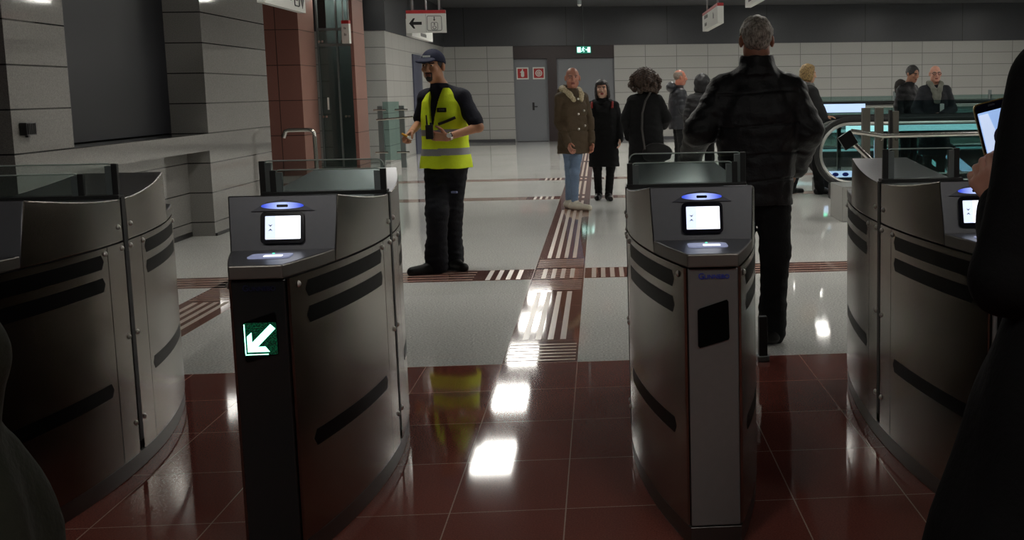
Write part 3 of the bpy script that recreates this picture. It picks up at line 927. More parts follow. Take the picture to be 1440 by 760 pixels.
# far glass balustrade round the escalator well
t = empty('glass_balustrade', (8, 28, 0), 'long greenish glass balustrade along the back wall behind the escalators', 'balustrade')
for k in range(6):
    x0 = 4.6 + k * 2.2
    rbox('glass_pane', M['fence_glass'], t, x0, x0 + 2.15, 28, 28.014, .06, 1.22)
    rbox('post', M['lift_frame'], t, x0 - .03, x0 + .03, 28.02, 28.09, 0, 1.32)
bm = B(); tube(bm, [(4.55, 27.95, .98), (17.8, 27.95, .98)], .025, 8); obj('handrail', bm, M['chrome'], t)

tag(rbox('stone_kerb', M['kerb'], None, 2.72, 4.2, 13.2, 13.9, 0, .38, bev=.01), 'low grey stone kerb block behind the right gate', 'kerb')

# black square on a tilted steel arm
t = empty('reader_arm', (2.12, 9.0, 0), 'small black square plate on a tilted steel arm behind the right gate', 'reader')
bm = B(); tube(bm, [(2.14, 9.0, 0), (2.14, 9.0, .86), (2.12, 9.0, .90), (1.98, 9.0, 1.035)], .018, 10); obj('arm', bm, M['chrome'], t)
bm = B(); box(bm, 1.885, 1.995, 8.97, 9.0, 1.0, 1.11, bev=.008, rot=Matrix.Rotation(math.radians(-32), 3, 'Y')); obj('plate', bm, M['black'], t)
bm = B(); cyl(bm, (2.14, 9.0, 0), (2.14, 9.0, .02), .07, n=20); obj('base', bm, M['chrome'], t)

t = empty('floor_stop', (.98, 6.5, 0), 'short black upright with a grey foot behind the grey-fronted gate', 'post')
rbox('upright', M['rubber'], t, .965, 1.01, 6.47, 6.52, .02, .24, bev=.004)
rbox('foot', M['lift_frame'], t, .955, 1.02, 6.46, 6.53, 0, .03, bev=.004)
# ------------------------------------------------------------------ people: distance fields meshed as one smooth skin each
def V3(*a): return np.array(a, dtype=np.float32)
def _n(v): v = np.asarray(v, dtype=np.float64); return v / (np.linalg.norm(v) + 1e-12)

class Fld:
    """smooth union / subtraction of simple solids"""
    def __init__(s): s.p = []
    def add(s, fn, lo, hi, k=.02, op=1):
        s.p.append((fn, np.array(lo, float), np.array(hi, float), k, op)); return s
    def cap(s, a, b, ra, rb=None, k=.02, op=1, sq=None):
        a, b = np.array(a, np.float32), np.array(b, np.float32)
        rb = ra if rb is None else rb
        ab = b - a; L2 = float(ab @ ab) + 1e-9
        def f(p):
            t = np.clip(((p - a) @ ab) / L2, 0, 1)
            q = p - a - t[:, None] * ab
            return np.sqrt((q * q).sum(1)) - (ra + (rb - ra) * t)
        r = max(ra, rb)
        return s.add(f, np.minimum(a, b) - r, np.maximum(a, b) + r, k, op)
    def chain(s, pts, rs, k=.02):
        for i in range(len(pts) - 1): s.cap(pts[i], pts[i + 1], rs[i], rs[i + 1], k)
        return s
    def ell(s, c, r, R=None, k=.02, op=1):
        c, r = np.array(c, np.float32), np.array(r, np.float32)
        R_ = None if R is None else np.array(R, np.float32)
        def f(p):
            q = p - c
            if R_ is not None: q = q @ R_
            k0 = np.sqrt(((q / r) ** 2).sum(1)); k1 = np.sqrt(((q / (r * r)) ** 2).sum(1))
            return np.where(k1 > 1e-6, k0 * (k0 - 1) / np.maximum(k1, 1e-6), -r.min())
        m = r.max()
        return s.add(f, c - m, c + m, k, op)
    def loft(s, secs, R, k=.02, op=1, e=2.0):
        """stack of oval sections (z, cx, cy, rx, ry) in the body's own turned frame R (columns right, forward, up)"""
        A = np.array(secs, np.float32); R_ = np.array(R, np.float32)
        def f(p):
            q = p @ R_
            z = q[:, 2]
            cx, cy, rx, ry = (np.interp(z, A[:, 0], A[:, i]).astype(np.float32) for i in (1, 2, 3, 4))
            u, v = np.abs((q[:, 0] - cx) / rx), np.abs((q[:, 1] - cy) / ry)
            d = ((u ** e + v ** e) ** (1 / e) - 1) * np.minimum(rx, ry)
            dz = np.maximum(A[0, 0] - z, z - A[-1, 0])
            return np.where((d > 0) & (dz > 0), np.sqrt(d * d + dz * dz), np.maximum(d, dz))
        m = np.abs(A[:, 1:3]).max() + A[:, 3:].max()
        return s.add(f, (-m, -m, A[0, 0]), (m, m, A[-1, 0]), k, op)
    def __call__(s, p):
        d = None
        for fn, lo, hi, k, op in s.p:
            e = fn(p)
            if d is None: d = e; continue
            if op > 0:
                h = np.clip(.5 + .5 * (e - d) / k, 0, 1)
                d = e + (d - e) * h - k * h * (1 - h)
            else:
                h = np.clip(.5 - .5 * (d + e) / k, 0, 1)
                d = d + (-e - d) * h + k * h * (1 - h)
        return d
    def bounds(s, pad):
        a = [x for x in s.p if x[4] > 0]
        return np.min([x[1] for x in a], 0) - pad, np.max([x[2] for x in a], 0) + pad

def wob(p, f, seed=0, st=(1, 1, 1)):
    """cheap smooth noise"""
    q = p * np.array(st, np.float32) * f
    a = seed * 1.7
    x, y, z = q[:, 0], q[:, 1], q[:, 2]
    return (np.sin(x * 1.3 + 2.1 * np.sin(y * .9 + a) + a) + np.sin(y * 1.7 + 1.9 * np.sin(z * 1.1 + a * 2) + 1.3) + np.sin(z * 1.9 + 2.3 * np.sin(x * .8 - a) + 2.6)) / 3

def mesh_field(name, f, vox, mats, parent, origin, col=None, bounds=None, post=None):
    lo, hi = bounds if bounds is not None else f.bounds(vox * 3 + .012)
    Bk = 6
    nb = np.ceil((hi - lo) / (vox * Bk)).astype(int)
    ax = [lo[i] + (np.arange(nb[i]) + .5) * vox * Bk - vox * .5 for i in range(3)]
    cs = np.stack(np.meshgrid(*ax, indexing='ij'), -1).reshape(-1, 3).astype(np.float32)
    g = (lambda p: post(p, f(p))) if post else f
    dc = g(cs)
    D = np.repeat(np.repeat(np.repeat(dc.reshape(nb), Bk, 0), Bk, 1), Bk, 2).astype(np.float32)
    act = np.nonzero(np.abs(dc) < vox * Bk * .95 + .015)[0]
    off = (np.stack(np.meshgrid(*[np.arange(Bk)] * 3, indexing='ij'), -1).reshape(-1, 3) - (Bk - 1) / 2) * vox
    for i in range(0, len(act), 4000):
        ia = act[i:i + 4000]
        P = (cs[ia][:, None, :] + off[None].astype(np.float32)).reshape(-1, 3)
        v = g(P).reshape(-1, Bk, Bk, Bk)
        bi = np.stack(np.unravel_index(ia, nb), -1)
        for q in range(len(ia)):
            a, b, c = bi[q] * Bk
            D[a:a + Bk, b:b + Bk, c:c + Bk] = v[q]
    Sg = (D < 0)
    n0, n1, n2 = D.shape
    cnt = np.zeros((n0 - 1, n1 - 1, n2 - 1), np.int8)
    offs = [(a, b, c) for a in (0, 1) for b in (0, 1) for c in (0, 1)]
    for a, b, c in offs: cnt += Sg[a:n0 - 1 + a, b:n1 - 1 + b, c:n2 - 1 + c]
    I = np.stack(np.nonzero((cnt > 0) & (cnt < 8)), -1)
    vals = np.stack([D[I[:, 0] + a, I[:, 1] + b, I[:, 2] + c] for a, b, c in offs], -1)
    acc = np.zeros((len(I), 3)); num = np.zeros(len(I))
    for i in range(8):
        for j in range(i + 1, 8):
            if sum(abs(np.subtract(offs[i], offs[j]))) != 1: continue
            m = (vals[:, i] < 0) != (vals[:, j] < 0)
            t = np.where(m, vals[:, i] / np.where(m, vals[:, i] - vals[:, j], 1), 0)
            acc += m[:, None] * (np.array(offs[i]) + t[:, None] * (np.array(offs[j]) - np.array(offs[i]))); num += m
    vert = (lo + vox * 0 + (I + acc / num[:, None]) * vox).astype(np.float32)
    ids = np.full(cnt.shape, -1, np.int32); ids[I[:, 0], I[:, 1], I[:, 2]] = np.arange(len(I))
    quads = []
    for axn in range(3):
        o1, o2 = [(1, 2), (2, 0), (0, 1)][axn]
        sl0 = [slice(None)] * 3; sl1 = [slice(None)] * 3
        sl0[axn] = slice(0, -1); sl1[axn] = slice(1, None)
        a, b = Sg[tuple(sl0)], Sg[tuple(sl1)]
        E = np.stack(np.nonzero(a != b), -1)
        ok = (E[:, o1] > 0) & (E[:, o2] > 0) & (E[:, o1] < D.shape[o1] - 1) & (E[:, o2] < D.shape[o2] - 1)
        E = E[ok]
        flip = Sg[E[:, 0], E[:, 1], E[:, 2]]
        e1 = np.zeros(3, int); e1[o1] = 1
        e2 = np.zeros(3, int); e2[o2] = 1
        q = np.stack([ids[tuple((E - e1 * i - e2 * j).T)] for i, j in ((1, 1), (0, 1), (0, 0), (1, 0))], -1)
        q[~flip] = q[~flip][:, ::-1]
        quads.append(q)
    Q = np.concatenate(quads); Q = Q[(Q >= 0).all(1)]
    me = bpy.data.meshes.new(name)
    me.vertices.add(len(vert)); me.loops.add(len(Q) * 4); me.polygons.add(len(Q))
    me.vertices.foreach_set('co', vert.ravel())
    me.loops.foreach_set('vertex_index', Q.ravel().astype(np.int32))
    me.polygons.foreach_set('loop_start', np.arange(0, len(Q) * 4, 4, dtype=np.int32))
    me.polygons.foreach_set('use_smooth', np.ones(len(Q), bool))
    if not isinstance(mats, (list, tuple)): mats = [mats]
    for m in mats: me.materials.append(m)
    if col is not None:
        ctr = vert[Q].mean(1)
        me.polygons.foreach_set('material_index', col(ctr).astype(np.int32))
    me.update(calc_edges=True)
    me.validate()
    o = bpy.data.objects.new(name, me)
    COL.objects.link(o)
    if parent is None:
        o.location = origin; WL[o.name] = Vector(origin)
    else:
        o.parent = parent; WL[o.name] = Vector(origin)
    return o

def rotz(a): c, s = math.cos(a), math.sin(a); return np.array([[c, -s, 0], [s, c, 0], [0, 0, 1]])
def rotx(a): c, s = math.cos(a), math.sin(a); return np.array([[1, 0, 0], [0, c, -s], [0, s, c]])
def roty(a): c, s = math.cos(a), math.sin(a); return np.array([[c, 0, s], [0, 1, 0], [-s, 0, c]])

SK = {}
def skin(name, c): 
    if name not in SK:
        k = N(name); c = lin(c)
        k.l(k.mix(k.noise(30, 3), tuple(v * .86 for v in c), tuple(min(1, v * 1.12) for v in c)), k.b.inputs['Base Color'])
        k.set(Roughness=.45); k.b.inputs['Specular IOR Level'].default_value = .4
        k.b.inputs['Subsurface Weight'].default_value = .06
        SK[name] = k.m
    return SK[name]
def cloth(name, c, rough=.75, bump=.25, bscale=35, var=.2, spec=.3, sheen=0):
    if name not in SK:
        k = N(name); c = lin(c)
        k.l(k.mix(k.noise(14, 4, .6), tuple(v * (1 - var) for v in c), tuple(min(1, v * (1 + var)) for v in c)), k.b.inputs['Base Color'])
        k.set(Roughness=rough); k.b.inputs['Specular IOR Level'].default_value = spec
        if bump: k.bump(k.noise(bscale, 4, .6), bump, .02)
        SK[name] = k.m
    return SK[name]
def hairmat(name, a, b, scale=120):
    if name not in SK:
        k = N(name)
        mp = k.n('ShaderNodeMapping'); k.l(k.n('ShaderNodeTexCoord').outputs['Object'], mp.inputs[0]); mp.inputs['Scale'].default_value = (1, 1, .35)
        nz = k.noise(scale, 4, .7, mp.outputs[0])
        k.l(k.mix(k.ramp(nz, .35, .65), lin(a), lin(b)), k.b.inputs['Base Color'])
        k.set(Roughness=.55); k.bump(nz, .5, .01)
        SK[name] = k.m
    return SK[name]
EYE_W = plain('eye_white', (215, 208, 200), .2)
EYE_D = plain('dark_iris', (28, 20, 16), .15)

def hand(F, w, d, nrm, right, curl=(.5, .6, .5), k=.0035, spread=.16, thumb=.5, sc=1.0):
    """palm, four jointed fingers of unequal length and a side thumb; w wrist, d towards the fingers, nrm out of the palm"""
    w = np.array(w, float); d = _n(d); nrm = np.array(nrm, float); nrm = _n(nrm - d * (nrm @ d))
    s = np.cross(d, nrm) * (1 if right else -1)
    P = lambda a, b, c: w + (d * a + s * b + nrm * c) * sc
    for b in (.028, .010, -.010, -.026):
        F.cap(P(.0, b * .55, 0), P(.088, b * 1.02, .002), .0155 * sc, .0115 * sc, .014)
    for b, L, r in ((.030, .072, .0092), (.010, .080, .0095), (-.010, .074, .0090), (-.029, .058, .0082)):
        p = P(.090, b, 0); a = 0.
        for i, (fr, cu) in enumerate(zip((.44, .31, .25), curl)):
            a += cu
            sp = b / .03 * spread
            q = p + (d * math.cos(a) + nrm * math.sin(a) + s * sp * math.cos(a)) * L * fr * sc
            F.cap(p, q, (r - .0007 * i) * sc, (r - .0007 * (i + 1)) * sc, k)
            p = q
    p = P(.022, .026, .006)
    t1 = _n(d * .62 + s * .75 + nrm * .25 * thumb); q = p + t1 * .042 * sc; F.cap(p, q, .014 * sc, .0115 * sc, .01)
    t2 = _n(d * .85 + s * .25 + nrm * .6 * thumb); r_ = q + t2 * .032 * sc; F.cap(q, r_, .0110 * sc, .010 * sc, k)
    t3 = _n(d * .9 - s * .05 + nrm * .9 * thumb); F.cap(r_, r_ + t3 * .024 * sc, .010 * sc, .0085 * sc, k)

def headR(yaw, pitch=0, roll=0): return rotz(yaw) @ rotx(pitch) @ roty(roll)

def head(F, c, R, sc=1.0, nose=1.0, ears=True):
    c = np.array(c, float)
    P = lambda x, y, z: c + R @ (np.array((x, y, z)) * sc)
    E = lambda x, y, z, a, b, e, k=.02, op=1: F.ell(P(x, y, z), (a * sc, b * sc, e * sc), R, k, op)
    E(0, -.012, .032, .076, .097, .088, .03)
    E(0, .022, -.035, .060, .070, .083, .03)
    E(0, .062, -.092, .026, .026, .024, .03)
    for s in (-1, 1):
        E(s * .046, .0, -.06, .022, .045, .03, .03)
        E(s * .042, .066, -.018, .022, .022, .02, .02)
        E(s * .032, .104, .013, .018, .017, .011, .014, -1)
        F.cap(P(s * .012, .090, .030), P(s * .050, .076, .031), .009 * sc, .007 * sc, .012)
        E(s * .032, .083, .012, .0125, .0125, .011, .004)
        E(s * .0125, .103, -.030, .010, .011, .009, .008)
        if ears:
            E(s * .083, -.012, -.002, .012, .021, .034, .008)
    F.cap(P(0, .092, .022), P(0, .113 * (1 if nose == 1 else nose), -.024), .009 * sc, .0135 * sc, .012)
    E(0, .089, -.0545, .024, .014, .0065, .008)
    E(0, .088, -.0665, .020, .013, .0075, .008)
    E(0, .094, -.0605, .022, .006, .0022, .004, -1)
    return P

def head_color(c, R, sc, p, beard=None, brow=True):
    """0 skin, 1 eye white, 2 iris, 3 lips, 4 brows and beard"""
    q = (p - np.array(c)) @ R / sc
    x, y, z = np.abs(q[:, 0]), q[:, 1], q[:, 2]
    o = np.zeros(len(p), int)
    de = np.sqrt((x - .032) ** 2 + (z - .012) ** 2 * 5)
    eye = (de < .0115) & (y > .06)
    o[eye] = 1
    o[eye & (np.sqrt((x - .032) ** 2 + (z - .012) ** 2) < .0066)] = 2
    o[(x < .022) & (z < -.051) & (z > -.073) & (y > .075)] = 3
    if brow: o[(np.abs(z - (.030 + .05 * (x - .03) * (x < .05))) < .0052) & (x > .012) & (x < .052) & (y > .055)] = 4
    if beard is not None: o[beard(x, y, z) & (o != 3)] = 4
    return o

DEF = dict(hip=(.09, 0, .91), knee=(.098, .02, .49), ankle=(.102, -.025, .085), sho=(.166, -.012, 1.385), elb=(.235, -.03, 1.145), wri=(.245, .055, .90))

def human(name, label, base, yaw, H=1.75, vox=.008, skin_c=(176, 128, 104), sk='skin_a', J=None, hyaw=None, hpitch=0., hroll=0., hoff=(0, 0, 0),
          hands=None, beard=None, brow=True, lipc=(140, 82, 74), hairc=(24, 20, 18), toes=(0.12, 0.12), girth=1.0, ears=True, nose=1., legs=True, group=None, headsc=1.0):
    s = H / 1.75
    base = np.array((base[0], base[1], base[2] if len(base) > 2 else 0.), float)
    R = rotz(yaw)
    jt = {}
    for k, v in DEF.items():
        for side, sg in (('R', 1), ('L', -1)):
            jt[k + side] = R @ (np.array((v[0] * sg, v[1], v[2])) * s)
    for k, v in (J or {}).items():
        jt[k] = np.array(v, float) - base if v[1] > 1 else R @ np.array(v, float)
    hc = R @ (np.array((0, .025, 1.628)) * s) + np.array(hoff)
    if 'head' in jt: hc = jt['head']
    HR = headR(yaw if hyaw is None else hyaw, hpitch, hroll)
    F = Fld()
    P = head(F, hc, HR, s * headsc, nose, ears)
    nb = R @ (np.array((0, -.015, 1.43)) * s)
    F.cap(hc + HR @ np.array((0, -.02, -.075)) * s, nb, .055 * s, .062 * s, .03)
    F.loft([(.86 * s, 0, 0, .145 * s * girth, .10 * s), (1.05 * s, 0, 0, .125 * s * girth, .088 * s), (1.28 * s, 0, 0, .150 * s * girth, .10 * s), (1.40 * s, 0, -.01, .14 * s, .075 * s), (1.45 * s, 0, -.015, .07 * s, .055 * s)], R, .03)
    for q, right in (('R', True), ('L', False)):
        F.chain([jt['sho' + q], jt['elb' + q], jt['wri' + q]], [.046 * s, .038 * s, .025 * s], .02)
        hd = (hands or {}).get(q, {})
        d = hd.get('d', jt['wri' + q] - jt['elb' + q]); nr = hd.get('n', R @ np.array((-1 if right else 1, .15, 0)))
        if hd.get('on', True): hand(F, jt['wri' + q] - _n(d) * .008, d, nr, right, hd.get('curl', (.35, .5, .4)), thumb=hd.get('thumb', .5), sc=s)
        if legs:
            F.chain([jt['hip' + q], jt['knee' + q], jt['ankle' + q]], [.075 * s, .052 * s, .036 * s], .03)
            fd = R @ np.array((math.sin(toes[0 if right else 1]) * (1 if right else -1), math.cos(toes[0 if right else 1]), 0))
            F.cap(jt['ankle' + q] + np.array((0, 0, -.045)), jt['ankle' + q] + fd * .13 * s + np.array((0, 0, -.055)), .035 * s, .026 * s, .02)
    hx, hz = hc.copy(), s
    def col(p):
        o = head_color(hc, HR, s * headsc, p, beard, brow)
        return np.where(p[:, 2] > hc[2] - .16, o, 0)
    mats = [skin(sk, skin_c), EYE_W, EYE_D, skin(sk + '_lips', lipc), hairmat(sk + '_brow_hair', hairc, tuple(min(255, v + 14) for v in hairc), 200)]
    o = mesh_field(name, F, vox, mats, None, base, col)
    tag(o, label, 'person', group)
    ctx = dict(o=o, base=base, R=R, j=jt, s=s, hc=hc, HR=HR, P=P, vox=vox, yaw=yaw, toes=toes, hs=s * headsc, hoff=np.array(hoff, float))
    return ctx

def garment(c, name, F, mats, post=None, col=None, vox=None, label=None):
    o = mesh_field(name, F, vox or max(c['vox'], .008), mats, c['o'], c['base'], col, None, post)
    if label: o['label'] = label
    return o

def sleeves(c, F, ru=.066, re=.058, rw=.046, end=.96, k=.014, which='RL'):
    j, s = c['j'], c['s']
    for q in which:
        a, b, w_ = j['sho' + q], j['elb' + q], j['wri' + q]
        F.cap(c['R'] @ (np.array((.05 * (1 if q == 'R' else -1), -.015, 1.455)) * s) + (c['hoff'] * .5), a, .042 * s, ru * s * .92, .05)
        F.chain([a, b, b + (w_ - b) * end], [ru * s, re * s, rw * s], k)

def trousers(c, mat, rt=.094, rk=.072, ra=.060, top=.98, bag=0., name='trousers', low=.0, col=None, wr=.004):
    j, s = c['j'], c['s']
    F = Fld()
    F.loft([(.84 * s, 0, 0, .165 * s, .115 * s), (top * s, 0, 0, .150 * s, .105 * s)], c['R'], .04)
    for q in 'RL':
        an = j['ankle' + q] + np.array((0, 0, -.03 + low))
        F.chain([j['hip' + q] + np.array((0, 0, -.02)), j['knee' + q], an], [rt * s, rk * s, ra * s], .035)
        if bag:
            F.cap(an + np.array((0, 0, .06)), an + np.array((0, 0, .0)), (ra + bag) * s, (ra + bag * .6) * s, .03)
            F.cap(an + np.array((0, 0, .15)), an + np.array((0, 0, .12)), (ra + bag * .7) * s, (ra + bag * .5) * s, .03)
    return garment(c, name, F, mat, lambda p, d: d + wr * wob(p, 28, 1, (1, 1, 2.2)), col)

def shoes(c, mat, sole=None, L=.185, h=.045, fat=1.0, label=None):
    j, s = c['j'], c['s']
    for i, q in enumerate('RL'):
        t = c['toes'][i]; sg = 1 if q == 'R' else -1
        fd = c['R'] @ np.array((math.sin(t) * sg, math.cos(t), 0))
        an = j['ankle' + q]; g = np.array((an[0], an[1], max(0, an[2] - .085 * s)))
        F = Fld()
        a = g - fd * .045 * s; b = g + fd * (L - .01) * s
        F.cap(a + np.array((0, 0, .042)), g + fd * .06 * s + np.array((0, 0, .045)), .046 * s * fat, .046 * s * fat, .02)
        F.cap(g + fd * .05 * s + np.array((0, 0, .04)), b + np.array((0, 0, .03)), .044 * s * fat, .036 * s * fat, .03)
        F.cap(g + np.array((0, 0, .05)), g + np.array((0, 0, .115)) * s, .047 * s, .045 * s, .02)
        zg = g[2]
        o = garment(c, 'shoe', F, [mat, sole or mat], lambda p, d: np.maximum(d, zg + .001 - p[:, 2]), lambda p: (p[:, 2] < zg + .026).astype(int), vox=min(.008, c['vox']))
        if label: o['label'] = label

def hair_cap(c, name, mat, grow=.012, cut=None, extra=None, rough=.004, f=70, vox=None):
    """hair shell over the skull; cut(q) is true where hair grows, q in head space"""
    F = Fld(); hs, hc, HR, P = c['hs'], c['hc'], c['HR'], c['P']
    F.ell(P(0, -.014, .034), ((.076 + grow) * hs, (.097 + grow) * hs, (.088 + grow) * hs), HR, .02)
    if extra: extra(F, P, HR, hs)
    def post(p, d):
        q = (p - hc) @ HR / hs
        d = d + rough * wob(p, f, 3)
        return np.maximum(d, cut(q) * hs) if cut is not None else d
    return garment(c, name, F, mat, post, vox=vox or c['vox'])

short_cut = lambda q: np.maximum((q[:, 1] - .055) - .35 * (q[:, 2] - .03), np.maximum(-.055 - q[:, 2] + np.maximum(0, q[:, 1] + .02) * .9, -.065 - q[:, 2]))

def collar(F, c, z=1.455, r=.080, t=.0, h=.03, R=None):
    s = c['s']; o = c['hoff'] * .6 @ c['R']
    F.loft([((z - .035) * s, 0, -.014 * s, (r + .035) * s, (r + .012) * s), ((z + .01) * s, o[0], -.008 * s + o[1], r * s, r * .98 * s), ((z + h + .018) * s, o[0], .0 + o[1], (r - .006) * s, (r - .004) * s)], c['R'], .03)

def button(c, pts, mat, r=.012, name='button'):
    for p in pts:
        bm = B(); bmesh.ops.create_uvsphere(bm, u_segments=10, v_segments=6, radius=r, matrix=Matrix.Translation(Vector(np.array(p) + c['base'])))
        obj(name, bm, mat, c['o'], True)
# ------------------------------------------------------------------ the people
def coat(c, name, mats, secs, sl=(.068, .060, .048), end=.97, col=None, grooves=(), wr=.005, wf=26, st=(1, 1, 1.4), neck=True, extra=None, quilt=None, vox=None, which='RL'):
    s = c['s']
    F = Fld()
    F.loft([(a * s, b * s, d * s, e * s, f * s) for a, b, d, e, f in secs], c['R'], .04, e=2.3)
    sleeves(c, F, *sl, end=end, which=which)
    if neck: collar(F, c)
    if extra: extra(F, c)
    z0 = secs[0][0] * s
    def post(p, d):
        d = d + wr * wob(p, wf, 5, st)
        for g in grooves: d = d + .007 * np.exp(-((p[:, 2] - g * s) / .007) ** 2)
        if quilt: d = d + quilt[1] * (np.abs(np.sin(p[:, 2] * math.pi / quilt[0])) ** .5 * -1 + .6)
        return d
    return garment(c, name, F, mats, post, col, vox)

SECS_JACKET = [(.80, 0, 0, .205, .150), (1.0, 0, 0, .200, .145), (1.25, 0, -.005, .215, .150), (1.37, 0, -.01, .205, .125), (1.44, 0, -.012, .15, .09), (1.47, 0, -.012, .09, .075)]
SECS_LONG = [(.45, 0, 0, .24, .19), (.9, 0, 0, .205, .155), (1.1, 0, 0, .185, .14), (1.28, 0, -.005, .20, .14), (1.38, 0, -.01, .185, .115), (1.44, 0, -.012, .13, .085), (1.47, 0, -.012, .085, .07)]

# --- staff member in a yellow vest
YV = math.radians(153)
c = human('person', 'person in a yellow high-visibility vest and navy cap holding a radio', (-1.08, 10.2), YV, 1.77, .0055, (178, 128, 98), 'skin_olive',
          J=dict(elbR=(-1.30, 10.38, 1.20), wriR=(-1.335, 10.14, 1.135), elbL=(-.80, 10.06, 1.165), wriL=(-1.035, 9.90, 1.095),
                 kneeR=(-1.155, 10.08, .50), ankleR=(-1.185, 10.14, .085), kneeL=(-1.06, 10.24, .50), ankleL=(-1.085, 10.37, .085)),
          hyaw=math.radians(161), hpitch=-.03, hoff=(-.055, -.02, -.005), toes=(.5, 1.0),
          hands=dict(R=dict(d=(-.45, -.55, -.35), n=(.55, -.1, -.75), curl=(.9, 1.0, .6), thumb=1.0), L=dict(d=(-1, -.12, .10), n=(.05, .35, .15), curl=(.5, .75, .5), thumb=.9)),
          beard=lambda x, y, z: (y > .045) & (((x < .030) & (z > -.053) & (z < -.041)) | ((x / .027) ** 2 + ((z + .092) / .021) ** 2 < 1) | ((x > .022) & (x < .029) & (z < -.05) & (z > -.09))), hairc=(26, 20, 17))
navy = cloth('navy_cloth', (20, 21, 34), .8)
F = Fld(); s_ = c['s']
F.loft([(.93 * s_, 0, 0, .17, .12), (1.25 * s_, 0, 0, .175, .12), (1.36 * s_, 0, -.01, .168, .10), (1.45 * s_, 0, -.01, .08, .07)], c['R'], .03)
sleeves_pts = c['j']
for q in 'RL':
    a, b = c['j']['sho' + q], c['j']['elb' + q]
    F.cap(a, a + (b - a) * .80, .060, .064, .04); F.cap(c['R'] @ np.array((.05 * (1 if q == 'R' else -1), -.015, 1.46)), a, .04, .06, .05)
collar(F, c, 1.45, .070)
garment(c, 'polo_shirt', F, navy, lambda p, d: d + .003 * wob(p, 30, 2))
F = Fld()
F.loft([(.845, 0, .0, .207, .185), (1.05, 0, .0, .187, .155), (1.25, 0, 0, .192, .145), (1.37, 0, -.008, .188, .125), (1.425, 0, -.01, .150, .105), (1.475, 0, -.01, .085, .08)], c['R'], .02, e=2.3)
def vest_post(p, d):
    q = p @ c['R']
    e = np.abs(q[:, 0] - .022) - np.maximum(0, q[:, 2] - 1.10) * .165
    d = d + .004 * wob(p, 22, 7, (1, 1, .6))
    d = np.where((q[:, 1] > -.02) & (q[:, 2] > 1.1), np.maximum(d, -e), d)
    nk = np.sqrt(q[:, 0] ** 2 + (q[:, 1] + .01) ** 2) - .078
    return np.where(q[:, 2] > 1.40, np.maximum(d, -nk), d)
def vest_col(p):
    z = p[:, 2] + .03 * (p @ c['R'])[:, 0]
    return (((z > .945) & (z < 1.000)) | ((z > 1.105) & (z < 1.150))).astype(int)
hiv = cloth('high_vis_yellow', (226, 250, 44), .65, .3, 22, .06)
ref = cloth('reflective_grey_tape', (150, 152, 156), .35, .1, 60, .05, .6)
garment(c, 'vest', F, [hiv, ref], vest_post, vest_col, .006)
trousers(c, cloth('navy_trouser', (17, 18, 26), .8), .102, .088, .074, bag=.018, wr=.005)
shoes(c, cloth('black_shoe', (20, 20, 20), .45, .1), L=.225, fat=1.1)
def capx(F, P, HR, hs):
    pass
F = Fld(); P = c['P']; hs = c['hs']
F.ell(P(0, -.010, .034), (.093 * hs, .113 * hs, .106 * hs), c['HR'], .01)
cap_post = lambda p, d: np.maximum(d, (.034 - (((p - c['hc']) @ c['HR'] / hs)[:, 2] - .18 * ((p - c['hc']) @ c['HR'] / hs)[:, 1])) * hs)
capm = cloth('navy_cap', (17, 22, 48), .8, .1)
cp = garment(c, 'cap', F, capm, cap_post, vox=.0055)
F = Fld()
F.ell(P(0, .125, .052), (.078 * hs, .072 * hs, .016 * hs), c['HR'] @ rotx(-.22), .01)
garment(c, 'cap_brim', F, capm, vox=.0055)
garment(c, 'hair', Fld().ell(P(0, -.02, .03), (.082 * hs, .101 * hs, .09 * hs), c['HR']), SK['skin_olive_brow_hair'], lambda p, d: np.maximum(d, np.maximum(-.055 - ((p - c['hc']) @ c['HR'])[:, 2] , ((p - c['hc']) @ c['HR'])[:, 1] - .045)), vox=.0055)
def onto(c, name, mat, o, u, v, poly, th=.003, parent=None):
    u, v = Vector(u).normalized(), Vector(v); n = u.cross(v).normalized(); v = n.cross(u)
    bm = B(); prism(bm, poly, o, u, v, n, th)
    return obj(name, bm, mat, parent or c['o'])
def hp(c, x, y, z): return Vector(c['P'](x, y, z) + c['base'])
HRx = Vector(c['HR'] @ np.array((1, 0, 0))); HRz = Vector(c['HR'] @ np.array((0, -.35, 1.)))
u_ = -HRx  # from the viewer's left to right
for i, x in enumerate((.030, .019, .008, -.003, -.014, -.025)):
    onto(c, 'cap_lettering', M['white_sign'], hp(c, x, .0985 - abs(x) * .12, .082), u_, HRz, rrect(.0085, .014, .002, 2), .004)
bR = c['R']
def bp(x, y, z): return Vector(bR @ np.array((x, y, z)) + c['base'])
ux = Vector(bR @ np.array((-1., 0, 0)))
bd = onto(c, 'chest_badge', M['black'], bp(-.075, .142, 1.305), ux + Vector((0, 0, 0)), (0, 0, 1), rrect(.085, .034, .004, 2), .006)
for i in range(6):
    onto(c, 'badge_lettering', M['inkgrey'], bp(-.055 - i * .009, .149, 1.305), ux, (0, 0, 1), rrect(.006, .011, .001, 2), .001, bd)
bm = B(); tube(bm, [bp(-.17, .10, 1.245), bp(-.11, .145, 1.215), bp(-.05, .158, 1.195)], .011, 8); obj('strap', bm, M['rubber'], c['o'])
